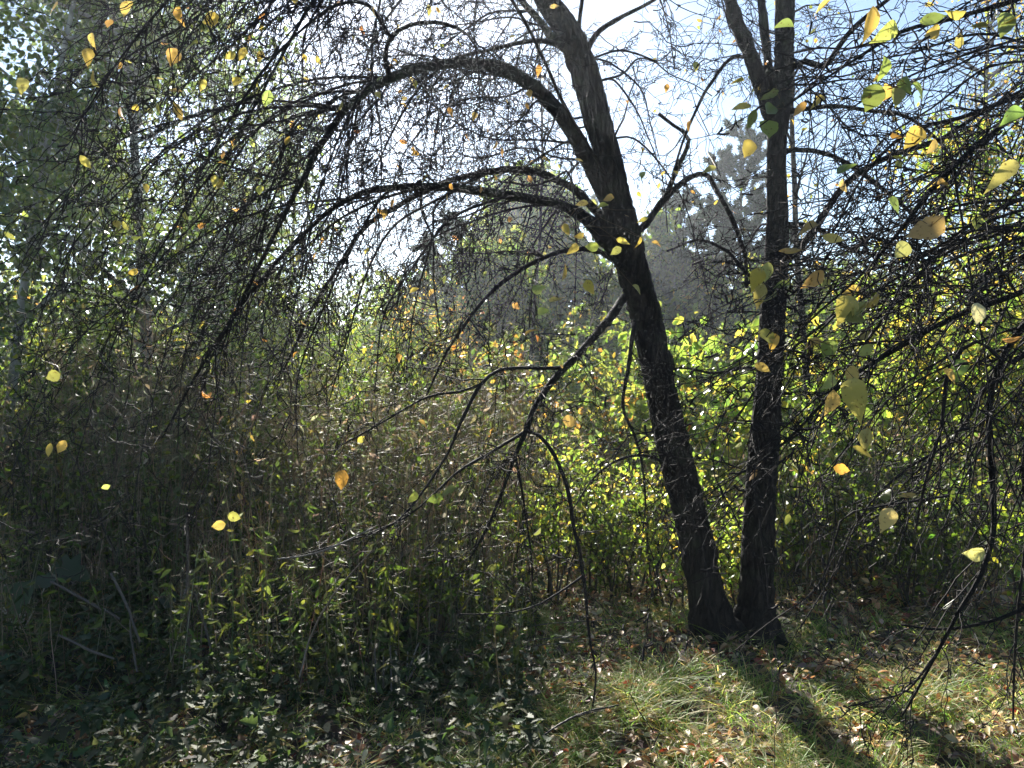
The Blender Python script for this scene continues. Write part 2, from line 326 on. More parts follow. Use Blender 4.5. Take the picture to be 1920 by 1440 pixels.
A.limb([(735, 150, 4, 9), (722, 112, 3.95, 8), (733, 70, 3.9, 7), (768, 47, 3.9, 6), (815, 42, 3.9, 6), (860, 55, 3.9, 5), (890, 85, 3.9, 3), (900, 150, 3.9, 2)], 1.3, (0, 0, -.2), .1, .1, (.25, .7), 1., 5, ORA, .04)
A.limb([(735, 75, 3.9, 6), (705, 25, 3.8, 6), (680, 5, 3.7, 5), (630, 10, 3.6, 5), (560, 60, 3.5, 4), (480, 150, 3.4, 4), (400, 280, 3.3, 3), (330, 420, 3.3, 2)], 1.2, LB, .14, .1, (.4, 1.1), 1.1, 26, YEL, .045)
A.limb([(1100, 95, 4.75, 9), (1125, 58, 4.75, 8), (1170, 30, 4.75, 6), (1225, 0, 4.7, 5), (1290, -40, 4.6, 5), (1340, -30, 4.5, 3), (1370, 60, 4.5, 2)], 1., (.1, 0, -.1), .06, .1, (.3, .9), .9, 14, ORA, .04)
A.limb([(1085, 60, 4.75, 7), (1092, 0, 4.75, 6), (1100, -80, 4.7, 5), (1130, -120, 4.5, 4), (1210, -60, 4.4, 3), (1250, 40, 4.4, 2), (1265, 130, 4.4, 2)], 1.2, (.1, 0, -.2), .1, .1, (.3, .9), .9, 12, ORA, .04)
A.limb([(1170, 560, 4.95, 14), (1130, 610, 4.7, 12), (1085, 662, 4.5, 11), (1038, 712, 4.3, 10), (1005, 760, 4.15, 9), (986, 805, 4.05, 8), (966, 850, 4, 6), (948, 905, 3.95, 5), (918, 980, 3.9, 4), (880, 1050, 3.85, 3)], 1.3, (-.2, 0, -.35), .12, .2, (.25, .8), .9, 9, OLI+YEL, .05)
A.limb([(985, 808, 4.05, 5), (1012, 818, 4, 5), (1040, 855, 3.95, 6), (1062, 912, 3.9, 6), (1076, 975, 3.9, 6), (1090, 1050, 3.9, 5), (1098, 1120, 3.9, 5), (1105, 1195, 3.9, 4), (1117, 1260, 3.9, 3), (1112, 1325, 3.9, 3)], .8, (-.1, 0, -.2), .1, .1, (.15, .55), .6)
A.limb([(1060, 690, 4.4, 6), (990, 690, 4.25, 5), (935, 695, 4.15, 5), (900, 722, 4.1, 6), (870, 780, 4, 5), (842, 845, 3.95, 4), (800, 910, 3.9, 4), (740, 980, 3.8, 3), (650, 1015, 3.7, 2), (545, 1045, 3.6, 2)], 1., (-.25, 0, -.25), .1, .1, (.25, .8), .8, 4, YEL, .045)
A.limb([(980, 812, 4.05, 5), (915, 852, 3.95, 5), (858, 885, 3.9, 4), (818, 922, 3.85, 3), (760, 970, 3.8, 3), (690, 1000, 3.7, 2)], 1., (-.25, 0, -.25), .1, .1, (.2, .7), .8)
A.limb([(900, 722, 4.1, 4), (860, 735, 4.05, 4), (800, 745, 4, 3), (720, 790, 3.9, 3), (630, 840, 3.8, 2)], 1., (-.25, 0, -.25), .1, .1, (.2, .7), .8)
A.limb([(966, 850, 4, 4), (975, 900, 4, 4), (985, 960, 4, 3), (996, 1040, 4, 3), (998, 1090, 4, 2)], .8, (0, 0, -.3), .1, .1, (.15, .5), .7)
A.limb([(1095, 1080, 3.9, 4), (1050, 1110, 3.85, 3), (1000, 1138, 3.8, 3), (940, 1150, 3.75, 2), (860, 1152, 3.7, 2)], .6, (-.2, 0, -.1), .04, .1, (.12, .4), .6)
A.limb([(1200, 430, 4.95, 11), (1235, 385, 5, 10), (1275, 345, 5.05, 9), (1320, 325, 5.1, 8), (1345, 360, 5.2, 7), (1372, 410, 5.3, 7), (1396, 480, 5.3, 6), (1400, 540, 5.3, 5)], .8, (.1, 0, 0), .02, .1, (.2, .6), .8, 10, YEL, .04)
A.limb([(1240, 385, 5, 8), (1268, 320, 5, 7), (1290, 262, 5, 6), (1262, 235, 5, 5), (1235, 212, 5, 5)], .9, (.1, 0, .1), .0, .1, (.15, .5), .8, 5, YEL, .04)
A.limb([(1190, 600, 4.95, 7), (1180, 680, 4.8, 6), (1168, 760, 4.7, 5), (1195, 830, 4.6, 4), (1210, 920, 4.5, 3), (1205, 1000, 4.5, 2)], .9, (0, 0, -.2), .1, .1, (.2, .7), .8, 5, YEL, .04)
A.limb([(1190, 520, 4.95, 9), (1120, 470, 4.6, 8), (1030, 480, 4.3, 7), (930, 540, 4.1, 6), (850, 640, 4, 4), (800, 740, 3.9, 3)], 1.5, LB, .1, .1, (.3, .9), 1., 10, YEL+ORA, .045)
A.limb([(1290, 920, 5.1, 6), (1240, 865, 4.9, 5), (1180, 855, 4.8, 4), (1120, 890, 4.7, 3), (1070, 960, 4.6, 2)], .9, (-.1, 0, -.2), .06, .1, (.2, .6), .8)
A.limb([(1150, 350, 4.9, 5), (1060, 200, 4.4, 5), (960, 0, 3.8, 5), (800, -160, 3.4, 5), (560, -160, 3, 5), (380, -60, 2.8, 4), (240, 90, 2.7, 3), (130, 260, 2.7, 2)], 1.5, (-.2, 0, -.2), .12, .4, (.4, 1.1), .9, 40, YEL, .05)
fan(A, 1, [(735, 145), (690, 170), (648, 205)], [(140, 900), (240, 760), (330, 860), (60, 640), (440, 780), (180, 520), (540, 730), (620, 660)], (3.9, 4.1), (3.2, 4.2), 6, .8, LB, 60, (.35, 1.1), ORA+YEL, 5)
fan(A, 2, [(860, 355), (780, 350), (960, 368), (900, 330)], [(620, 760), (540, 880), (700, 720), (760, 690), (440, 700), (820, 640)], (4.3, 4.6), (3.9, 4.6), 7, 1.2, LB, 40, (.3, .9), ORA+YEL, 4)
fan(A, 3, [(880, -90), (780, -110), (700, -90)], [(260, 330), (420, 200), (560, 300), (620, 420), (330, 90), (700, 460), (120, 300)], (4.0, 4.3), (3.5, 4.6), 7, 1.0, LB, 50, (.35, 1.1), ORA+YEL, 7)
fan(A, 4, [(1000, 20), (1060, 60)], [(760, 260), (860, 300), (900, 200), (800, 80), (960, 260), (1000, 300)], (4.6, 4.75), (4.2, 4.9), 5, 1.2, (-.2, 0, -.2), 30, (.3, .9), ORA, 4, .04)
fan(A, 8, [(735, 145), (700, 165), (845, 118), (900, 120)], [(620, 400), (690, 520), (760, 420), (830, 330), (560, 520), (480, 380), (660, 300)], (4.0, 4.3), (3.9, 5.2), 5, 1.2, (-.15, 0, -.1), 20, (.3, .9), ORA, 3, .04)
fan(A, 9, [(1100, 260), (1120, 230), (1140, 300)], [(880, 480), (960, 240), (1010, 440), (900, 200), (1020, 130), (800, 300)], (4.8, 4.9), (4.6, 5.4), 5, 1.2, (-.1, 0, 0), 10, (.3, .9), ORA, 3, .04)
fan(A, 10, [(1110, 110), (1130, 150), (1150, 260)], [(1240, 300), (1290, 100), (1190, 120), (1330, 200), (1260, 430), (1330, 560)], (4.8, 4.9), (4.7, 5.6), 5, .9, (.1, 0, 0), 20, (.25, .7), ORA+YEL, 3, .04)
fan(A, 11, [(640, 200), (560, 340), (700, 370)], [(40, 480), (100, 330), (20, 880), (380, 920), (240, 980), (500, 620), (180, 700)], (3.8, 4.1), (3.0, 4.4), 5, .75, LB, 50, (.3, 1.0), ORA+YEL, 4)
fan(A, 12, [(880, -100), (700, -120), (590, -10)], [(60, 160), (200, 60), (480, 60), (520, 210), (380, 180), (640, 180)], (3.9, 4.3), (3.2, 4.6), 5, 1.1, (-.15, 0, -.1), 30, (.3, 1.0), YEL+ORA, 5)
fan(A, 15, [(995, 158), (945, 130), (1045, 205), (1085, 270)], [(700, 30), (820, 230), (900, 300), (760, 180), (1000, 30), (860, 20), (980, 400), (1060, 330), (720, 300), (640, 60)], (4.3, 4.8), (4.2, 5.6), 5, 1.5, (-.05, 0, .05), 5, (.3, .9), ORA, 4, .036)
fan(A, 16, [(1050, 385), (980, 370), (1040, 335)], [(700, 600), (900, 520), (840, 460), (1000, 620), (760, 520), (1090, 560), (950, 700)], (4.6, 5.0), (4.4, 5.6), 5, 1.3, (-.1, 0, -.1), 20, (.3, .9), ORA, 3, .036)
for q in [(392, 35, 2.9, .065, 200, YEL[0]), (335, 30, 2.9, .06, 260, YEL[1]), (245, 20, 2.8, .06, 250, YEL[2]), (95, 12, 2.8, .06, 190, YEL[1]), (205, 45, 3, .04, 260, ORA[1]), (172, 75, 3, .055, 270, ORA[2]), (165, 105, 2.9, .06, 265, YEL[0]), (42, 160, 2.8, .055, 265, YEL[2]), (175, 150, 2.9, .055, 240, ORA[2]), (325, 105, 3.1, .06, 250, YEL[1]), (300, 205, 3.2, .05, 250, OLI[2]), (228, 215, 3.2, .055, 270, ORA[1]),
          (430, 105, 3.2, .05, 220, YEL[0]), (455, 102, 3.2, .055, 250, YEL[0]), (488, 107, 3.2, .05, 250, YEL[0]), (380, 158, 3.2, .05, 260, YEL[1]), (443, 155, 3.2, .05, 250, YEL[0]), (330, 175, 3.2, .05, 200, ORA[2]), (402, 338, 3.4, .045, 260, ORA[2]), (640, 900, 2.6, .065, 255, ORA[0]), (775, 935, 2.8, .05, 250, OLI[2]), (840, 920, 2.8, .06, 200, OLI[0]), (815, 935, 2.8, .055, 190, OLI[0]),
          (1057, 508, 3.4, .07, 80, YEL[0]), (1105, 538, 3.4, .065, 290, YEL[0]), (1075, 468, 3.6, .06, 250, YEL[1]), (1090, 380, 3.6, .06, 170, ORA[2]), (1140, 372, 3.6, .05, 180, YEL[1]), (1130, 388, 3.6, .055, 200, YEL[3]), (1062, 430, 3.6, .055, 290, YEL[0]), (1085, 440, 3.6, .05, 200, ORA[2]), (1168, 452, 3.6, .06, 340, YEL[1]), (1155, 470, 3.6, .055, 210, YEL[3]), (1200, 455, 3.6, .05, 270, YEL[1]), (1232, 457, 3.6, .05, 350, YEL[1]), (1110, 462, 3.6, .06, 180, YEL[3]), (1205, 412, 3.6, .05, 200, YEL[1]), (1010, 540, 3.4, .06, 15, YEL[3]), (1020, 585, 3.4, .055, 30, YEL[3]), (1040, 560, 3.4, .05, 30, YEL[3]), (1195, 540, 3.6, .05, 330, YEL[2]), (993, 620, 3.4, .055, 50, YEL[0]), (1070, 790, 3.4, .07, 350, ORA[2]), (1043, 782, 3.4, .055, 270, OLI[0]), (795, 795, 3.2, .055, 330, YEL[1]), (100, 705, 2.6, .05, 200, OLI[2]), (95, 845, 3, .055, 280, YEL[0]), (115, 838, 3, .055, 240, YEL[0]), (410, 985, 3, .05, 190, YEL[1]), (440, 968, 3, .05, 350, YEL[2]),
          (1205, 330, 4, .05, 250, YEL[2]), (1250, 165, 4, .04, 260, ORA[0]), (1010, 132, 4, .06, 270, ORA[0]), (700, 22, 3.6, .045, 260, ORA[0]), (845, 210, 4, .05, 290, ORA[0]), (890, 218, 4, .045, 250, ORA[2])]:
    A.leaf(*q)
A.done()

B = AppleTree(G(1415, 1190), 'dark upright apple tree forking near the top, right trunk of the close pair', 23)
B.trunk([(1408, 1225, 5.15, 42), (1415, 1150, 5.15, 35), (1420, 1000, 5.15, 33), (1425, 900, 5.15, 32), (1434, 800, 5.12, 30), (1442, 700, 5.1, 27), (1448, 600, 5.1, 26), (1455, 500, 5.1, 25), (1458, 400, 5.1, 22), (1456, 300, 5.1, 20), (1462, 215, 5.1, 21), (1470, 120, 5.1, 20), (1472, 0, 5.1, 20), (1476, -140, 5.1, 16), (1490, -300, 5.1, 9)])
B.limb([(1458, 250, 5.1, 19), (1432, 180, 5.05, 18), (1408, 110, 5, 18), (1382, 40, 5, 17), (1362, -20, 5, 16), (1330, -120, 4.9, 12), (1290, -240, 4.8, 8)], .6, (0, 0, -.05), .04, .2, (.3, .9), .8, 15, ORA, .04)
B.limb([(1458, 230, 5.1, 14), (1446, 160, 5.15, 14), (1436, 80, 5.2, 13), (1426, 0, 5.2, 12), (1410, -120, 5.2, 9), (1390, -260, 5.2, 5)], .6, (0, 0, -.05), .04, .2, (.3, .9), .8, 10, ORA, .04)
B.limb([(1480, 130, 5.1, 10), (1510, 115, 5.05, 9), (1545, 125, 5, 9), (1575, 85, 4.9, 8), (1625, 30, 4.8, 7), (1690, -20, 4.7, 5)], 1., (.1, 0, -.1), .05, .1, (.3, .9), .9, 12, YEL+ORA, .045)
B.limb([(1470, 210, 5.1, 9), (1520, 203, 5, 7), (1580, 200, 4.9, 6), (1640, 208, 4.8, 6), (1700, 220, 4.7, 5), (1760, 265, 4.6, 4), (1810, 340, 4.5, 3)], 1.2, (.2, 0, -.2), .06, .1, (.3, .9), .9, 12, YEL+ORA, .045)
B.limb([(1478, 480, 5.1, 15), (1520, 440, 5, 11), (1560, 380, 4.9, 10), (1610, 322, 4.8, 9), (1680, 288, 4.7, 8), (1760, 262, 4.6, 7), (1850, 205, 4.5, 6), (1930, 160, 4.4, 4)], 1.3, (.1, 0, -.15), .06, .1, (.3, .9), .9, 10, YEL, .045)
B.limb([(1462, 285, 5.1, 8), (1510, 282, 5.1, 7), (1560, 292, 5.1, 7), (1612, 322, 5.1, 7), (1660, 358, 5, 6), (1720, 410, 4.9, 5), (1790, 480, 4.8, 4), (1850, 580, 4.7, 3)], 1.3, (.15, 0, -.2), .08, .1, (.3, .9), .9, 12, YEL+ORA, .045)
B.limb([(1450, 700, 5.1, 7), (1400, 690, 5, 5), (1340, 700, 4.9, 4), (1270, 690, 4.8, 3), (1200, 720, 4.7, 2)], .9, (-.1, 0, -.1), .04, .1, (.2, .6), .8)
B.limb([(1455, 520, 5.1, 8), (1410, 520, 5, 6), (1360, 470, 5, 5), (1310, 450, 4.9, 4), (1250, 470, 4.8, 3)], .9, (-.1, 0, 0), .02, .1, (.2, .6), .8)
B.limb([(1460, 150, 5.1, 7), (1385, 105, 5, 6), (1330, 160, 4.9, 5), (1290, 240, 4.8, 4), (1260, 330, 4.8, 3)], .9, (-.1, 0, -.2), .08, .1, (.3, .8), .8, 16, ORA, .038)
B.limb([(1478, 420, 5.1, 9), (1530, 428, 5.15, 8), (1600, 470, 5.1, 6), (1680, 480, 5, 5), (1760, 520, 5, 4), (1840, 600, 4.9, 3)], 1.2, (.1, 0, -.1), .06, .1, (.3, .9), .9, 4, YEL, .04)
fan(B, 13, [(1456, 420), (1450, 500), (1440, 640)], [(1560, 560), (1660, 560), (1600, 660), (1320, 600), (1290, 540), (1540, 760)], (5.0, 5.1), (4.6, 5.6), 5, 1., (0, 0, 0), 10, (.3, .8), YEL, 2, .04)
fan(B, 14, [(1480, 100), (1478, 160)], [(1560, 260), (1660, 120), (1740, 60), (1600, 20), (1540, 380), (1720, 180)], (5.0, 5.1), (4.6, 5.6), 5, 1., (.1, 0, 0), 10, (.3, .8), YEL, 3, .04)
for q in [(1380, 155, 3, .07, 200, YEL[0]), (1305, 125, 3.4, .04, 270, YEL[3]), (1330, 318, 3.4, .06, 200, YEL[3]), (1290, 235, 3.6, .045, 240, ORA[0])]: B.leaf(*q)
B.done()

RB = (-.40, -.05, -.12)
C = AppleTree((4.6, 2.9, 0), 'third apple tree beyond the right edge whose drooping branches with spotted yellow leaves reach in', 37)
C.trunk([(3250, 2200, 2.95, 50), (3300, 1500, 2.9, 46), (3280, 900, 2.9, 42), (3150, 300, 2.85, 38), (3000, -200, 2.8, 30), (2800, -600, 2.8, 16)])
CY = YEL+OLI+OLI
C.fine = .45; C.wig = .13
C.limb([(3020, -150, 2.8, 20), (2600, -100, 2.8, 16), (2250, 30, 2.75, 13), (2000, 160, 2.7, 10), (1880, 235, 2.65, 9), (1770, 330, 2.6, 8), (1690, 430, 2.6, 6), (1610, 520, 2.55, 4), (1520, 600, 2.5, 3), (1440, 690, 2.5, 2)], 1.7, RB, .1, .42, (.5, 1.4), .9, 5, CY, .055)
C.limb([(3230, 500, 2.85, 20), (2700, 300, 2.8, 15), (2300, 380, 2.8, 12), (2050, 470, 2.8, 10), (1920, 545, 2.8, 9), (1800, 590, 2.75, 8), (1680, 655, 2.7, 7), (1580, 720, 2.65, 5), (1470, 830, 2.6, 4), (1370, 900, 2.55, 2), (1290, 950, 2.5, 2)], 1.4, RB, .08, .42, (.5, 1.5), 1., 6, CY, .055)
C.limb([(2300, 380, 2.8, 11), (2080, 480, 2.95, 11), (1960, 570, 3.05, 10), (1885, 660, 3.1, 10), (1855, 780, 3.1, 9), (1862, 900, 3.1, 9), (1862, 1000, 3.05, 8), (1835, 1085, 3, 7), (1795, 1150, 3, 6), (1760, 1220, 3, 5), (1722, 1290, 3, 4), (1690, 1345, 3, 3)], 1.1, (-.2, 0, -.3), .1, .3, (.3, .9), .9, 4, CY, .05)
C.limb([(3000, -200, 2.8, 18), (2500, -280, 2.7, 14), (2150, -150, 2.6, 10), (1950, -20, 2.5, 8), (1800, 30, 2.45, 7), (1690, 60, 2.4, 6), (1590, 120, 2.35, 4), (1500, 180, 2.3, 3), (1420, 240, 2.3, 2)], 1.4, RB, .06, .45, (.3, .9), .9, 8, CY, .055)
C.limb([(2050, 470, 2.8, 8), (1960, 600, 2.75, 7), (1900, 680, 2.7, 6), (1830, 640, 2.7, 6), (1780, 690, 2.7, 6), (1765, 800, 2.7, 5), (1735, 900, 2.7, 4), (1715, 1000, 2.75, 3)], 1.2, (-.2, 0, -.3), .1, .1, (.3, .8), .9, 3, CY, .05)
C.limb([(2250, 30, 2.75, 9), (2050, 150, 2.9, 8), (1920, 180, 3, 7), (1800, 222, 3, 6), (1700, 250, 3, 5), (1620, 330, 3, 4), (1560, 440, 3, 3)], 1.6, RB, .08, .3, (.3, .9), .9, 5, CY, .05)
C.limb([(2300, 380, 2.8, 9), (2100, 330, 3.2, 8), (1950, 360, 3.3, 7), (1820, 420, 3.3, 6), (1720, 520, 3.3, 5), (1640, 620, 3.3, 4), (1560, 740, 3.3, 3), (1500, 900, 3.3, 2)], 1.2, RB, .1, .3, (.5, 1.4), 1., 5, CY, .05)
C.limb([(2300, 700, 3.2, 9), (2100, 950, 3.2, 8), (1960, 1110, 3.2, 7), (1900, 1150, 3.2, 6), (1830, 1172, 3.2, 5), (1760, 1180, 3.2, 4), (1690, 1172, 3.2, 3)], .6, (-.2, 0, -.1), .04, .4, (.2, .5), .6)
C.limb([(2250, 550, 3.1, 9), (2080, 640, 3.3, 8), (1960, 720, 3.4, 7), (1920, 850, 3.5, 6), (1925, 1000, 3.5, 5), (1905, 1180, 3.5, 4), (1900, 1350, 3.5, 3)], 1.3, (-.1, 0, -.3), .1, .2, (.3, .9), .9)
C.limb([(2100, 480, 3.2, 8), (1990, 620, 3.6, 7), (1870, 700, 3.8, 6), (1790, 820, 3.9, 5), (1700, 880, 3.9, 4), (1620, 960, 3.9, 3), (1560, 1080, 3.9, 2), (1500, 1180, 3.9, 2)], 1., (-.3, 0, -.3), .1, .2, (.3, 1.0), 1.)
C.limb([(1780, 930, 3.4, 4), (1600, 960, 3.3, 3), (1570, 1000, 3.3, 3), (1552, 1060, 3.3, 3), (1525, 1110, 3.3, 2), (1440, 1170, 3.3, 2), (1380, 1220, 3.3, 1.5)], .7, (-.1, 0, -.2), .06, .1, (.12, .4), .6)
C.limb([(1760, 1220, 3, 4), (1700, 1295, 3, 3), (1650, 1310, 3, 2), (1590, 1325, 3, 2)], .4, (0, 0, -.1), .04, .1, (.08, .25), .5)
fan(C, 5, [(2300, 380), (2200, 420)], [(1480, 640), (1560, 700), (1440, 760), (1620, 830), (1350, 830), (1720, 760), (1820, 930), (1660, 560), (1560, 500)], (2.8, 3.3), (2.6, 3.9), 9, .95, RB, 40, (.5, 1.4), CY, 2, .05)
fan(C, 6, [(2250, 30), (2100, 100)], [(1500, 330), (1600, 400), (1700, 500), (1540, 160), (1800, 420), (1640, 230)], (2.75, 3.2), (2.8, 3.9), 7, 1.0, RB, 40, (.3, .9), CY, 3, .05)
fan(C, 7, [(2250, 600), (2150, 700)], [(1840, 1080), (1760, 1000), (1640, 900), (1900, 1000), (1500, 960)], (3.2, 3.6), (3.4, 4.2), 7, .9, (-.2, 0, -.35), 60, (.3, .8), CY, 1, .05)
for q in [(1795, 28, 2.1, .05, 200, YEL[3]), (1545, 15, 2.2, .055, 230, ORA[2]), (1632, 45, 2.1, .085, 265, YEL[1]), (1665, 60, 2.1, .07, 230, YEL[3]), (1750, 35, 2.3, .07, 10, OLI[2]), (1660, 125, 2.1, .065, 270, OLI[0]), (1635, 185, 2.1, .07, 250, OLI[0]), (1678, 183, 2.1, .05, 270, OLI[2]), (1702, 165, 2.1, .065, 280, OLI[1]), (1725, 168, 2.1, .055, 330, OLI[2]), (1660, 175, 2.15, .055, 240, YEL[0]), (1745, 60, 2.3, .055, 200, YEL[1]), (1880, 50, 2.2, .08, 250, OLI[0]), (1900, 45, 2.2, .06, 230, YEL[0]), (1835, 50, 2.3, .055, 180, OLI[2]),
          (1470, 50, 2.4, .06, 180, OLI[2]), (1440, 245, 2.4, .07, 265, OLI[2]), (1408, 225, 2.4, .06, 250, OLI[0]), (1435, 215, 2.3, .08, 230, OLI[0]), (1442, 180, 2.4, .065, 210, OLI[0]), (1400, 280, 2.4, .06, 245, YEL[1]), (1390, 205, 2.4, .06, 195, YEL[3]), (1500, 205, 2.4, .055, 235, YEL[1]), (1535, 188, 2.5, .05, 210, YEL[1]), (1713, 258, 2.3, .07, 230, YEL[0]), (1683, 258, 2.5, .045, 320, ORA[0]), (1590, 320, 2.3, .06, 20, OLI[2]), (1685, 382, 2.2, .065, 340, OLI[1]), (1735, 430, 2.0, .095, 220, ORA[2]), (1770, 342, 2.4, .045, 20, ORA[0]), (1690, 470, 2.2, .06, 225, YEL[3]), (1745, 275, 2.3, .05, 240, ORA[2]),
          (1478, 460, 2.5, .065, 30, YEL[0]), (1520, 420, 2.5, .055, 180, YEL[1]), (1565, 447, 2.4, .07, 350, ORA[2]), (1420, 520, 2.4, .06, 250, YEL[0]), (1438, 510, 2.4, .06, 260, YEL[3]), (1425, 555, 2.4, .075, 255, YEL[2]), (1445, 560, 2.4, .06, 240, OLI[2]), (1468, 532, 2.4, .05, 180, OLI[2]), (1525, 525, 2.4, .075, 225, ORA[2]), (1548, 535, 2.4, .04, 240, YEL[3]), (1585, 578, 2.2, .075, 235, YEL[0]), (1612, 585, 2.2, .065, 235, YEL[3]), (1632, 562, 2.2, .07, 225, YEL[0]), (1600, 600, 2.2, .06, 190, OLI[2]), (1440, 632, 2.4, .07, 330, YEL[3]), (1450, 640, 2.4, .05, 250, YEL[0]), (1430, 690, 2.4, .05, 330, ORA[2]),
          (1830, 590, 2.1, .065, 250, (.6, .58, .42)), (1525, 648, 2.3, .06, 200, YEL[1]), (1553, 655, 2.3, .055, 240, OLI[2]), (1625, 655, 2.3, .05, 35, YEL[3]), (1600, 740, 2.0, .085, 260, YEL[0]), (1555, 755, 2.0, .065, 255, ORA[2]), (1597, 705, 2.1, .055, 260, YEL[1]), (1550, 715, 2.1, .055, 240, YEL[3]), (1625, 825, 2.2, .065, 260, YEL[3]), (1615, 850, 2.2, .055, 320, YEL[0]), (1580, 880, 2.2, .05, 350, ORA[0]), (1797, 692, 2.3, .06, 240, OLI[2]), (1780, 705, 2.3, .05, 300, YEL[1]), (1805, 495, 2.1, .06, 240, OLI[0]), (1700, 932, 2.3, .055, 200, YEL[1]), (1665, 972, 2.2, .06, 240, (.5, .4, .2)), (1825, 1037, 2.4, .065, 180, (.42, .42, .16)), (1477, 975, 2.6, .04, 260, OLI[2]), (1900, 640, 2, .05, 200, ORA[1]), (1412, 890, 2.6, .045, 245, ORA[1]), (1888, 320, 2.1, .07, 225, YEL[3]), (1900, 225, 2.1, .08, 200, OLI[2])]:
    C.leaf(*q)
C.done()

# ------------------------------------------------------------------ background trees
def crown_tree(name, x, y, h, r0, label, cat, seed, bark, mat, pal, crown_r=2., crown_z=.25, nl=9000, lsz=.055, shape='round', nlimb=26, up=.45, sig=.16, group=None, lean=(0, 0), clump=1., skirt=0, limb_l=1.):
    rng = np.random.default_rng(seed); z0 = float(gz(x, y)); root = thing(name, (x, y, z0), label, cat, group)
    tr = grow(rng, [[x, y, z0-.05]], [[lean[0], lean[1], 1]], h, 18, 0, .03, pull=np.array([lean[0]*.03, lean[1]*.03, .05])); K = 18
    mb = MB(); mb.tubes(tr, taper([r0], K, .12), 10)
    f = crown_z+(1-crown_z)*rng.random(nlimb)**.9; idx = f*(K-1); k = np.minimum(idx.astype(int), K-2); p = tr[0, k]+(tr[0, k+1]-tr[0, k])*(idx-k)[:, None]
    az = rng.random(nlimb)*2*np.pi; g = (1-((f-crown_z)/(1-crown_z))*.75)
    D = np.stack([np.cos(az), np.sin(az), up*np.ones(nlimb)+.3*rng.random(nlimb)], 1); ln = crown_r*g*rng.uniform(.65, 1.15, nlimb)*limb_l
    Lm = grow(rng, p, D, ln, 9, .03, .12); mb.tubes(Lm, taper(np.minimum(r0*.35, .02*ln+.006), 9, .15), 6)
    n2 = nlimb*7; p2, t2, u2, i2 = pick(rng, Lm, n2, .2, 1.); L2 = grow(rng, p2, nrm(t2*.6+.7*rng.standard_normal((n2, 3))), rng.uniform(.25, .75, n2)*crown_r*.45, 6, .03, .18)
    mb.tubes(L2, taper(np.full(n2, .006*max(1, h/8)), 6, .25), 4)
    n3 = n2*4; p3, t3, u3, i3 = pick(rng, L2, n3, .2, 1.); L3 = grow(rng, p3, nrm(t3*.6+.8*rng.standard_normal((n3, 3))), rng.uniform(.15, .4, n3), 4, .06, .2)
    mb.tubes(L3, taper(np.full(n3, .0022*max(1, h/8)), 4, .5), 3)
    mb.build('trunk', bark, root)
    if nl:
        fb = MB(); m = int(nl*.8); pp, tt, uu, ii = pick(rng, L3, m, .1, 1.); pp = pp+sig*rng.standard_normal((m, 3))*.6
        q, t_, _, _ = pick(rng, L2, nl-m, .2, 1.); pp = np.concatenate([pp, q+sig*rng.standard_normal((nl-m, 3))])
        keep = pp[:, 2] > z0+.15; pp = pp[keep]; n = len(pp)
        Lx = nrm(rng.standard_normal((n, 3))+np.array([0, 0, -.9])); Nn = nrm(rng.standard_normal((n, 3))+np.array([0, 0, .4]))
        tone = 1+.25*(sm(pp[:, 0]*1.3, pp[:, 2]*1.3+pp[:, 1], seed)-.5)[:, None]*2
        fb.leaves(pp, Lx, Nn, rng.uniform(.65, 1.25, n)*lsz, jit(rng, pal, n)*tone, .85 if shape == 'round' else .6, shape if lsz*FPX/y > 7 else 'tiny', .15, .15, rng)
        fb.build('foliage', mat, root)
    return root
ASP = [(.06, .09, .035), (.05, .08, .035), (.08, .105, .035), (.07, .10, .03)]
GRN = [(.07, .11, .02), (.055, .09, .02), (.09, .13, .025), (.13, .15, .025)]
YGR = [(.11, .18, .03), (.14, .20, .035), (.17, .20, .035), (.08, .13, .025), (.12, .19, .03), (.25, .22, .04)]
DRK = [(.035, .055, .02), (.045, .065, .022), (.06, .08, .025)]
OCH = [(.20, .15, .03), (.14, .14, .03), (.24, .13, .03), (.09, .11, .025)]

def at(px, Y): return (px-960)/FPX*Y
crown_tree('aspen_tree', at(275, 9.5), 9.5, 8.6, .085, 'tall aspen with pale grey trunk seen through the hanging twigs on the left', 'tree', 101, M_pale, M_aspen, ASP, 2.5, .22, 13000, .062, 'round', 44, .6, .2)
crown_tree('aspen_tree', at(10, 8.2), 8.2, 8.4, .06, 'dark round-leaved aspen against the left edge of the photo', 'tree', 102, M_pale, M_aspen, ASP, 1.9, .16, 10000, .06, 'round', 34, .5, .18)
crown_tree('aspen_tree', at(545, 22), 22, 9.5, .10, 'smaller far aspen ending beside the bright sky gap', 'tree', 103, M_pale, M_aspen, ASP, 2.3, .12, 9000, .10, 'round', 34, .5, .25)
crown_tree('aspen_tree', at(130, 18), 18, 12.5, .12, 'tall aspen standing behind and between the two front aspens on the left', 'tree', 104, M_pale, M_aspen, ASP, 3.2, .15, 15000, .09, 'round', 44, .5, .25)
crown_tree('aspen_tree', at(405, 19), 19, 12.5, .10, 'slender tall far aspen just right of the pale trunk, half hidden by twigs', 'tree', 105, M_pale, M_aspen, ASP, 2.3, .2, 11000, .09, 'round', 40, .55, .25)
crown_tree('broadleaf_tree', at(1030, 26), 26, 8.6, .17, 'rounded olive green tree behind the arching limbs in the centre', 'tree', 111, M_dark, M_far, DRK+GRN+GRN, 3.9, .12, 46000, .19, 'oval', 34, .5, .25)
crown_tree('broadleaf_tree', at(945, 17), 17, 4.9, .07, 'dark green tree behind the low forked branch, just left of centre', 'tree', 120, M_dark, M_far, DRK+DRK+GRN, 1.7, .1, 15000, .10, 'oval', 30, .5, .2)
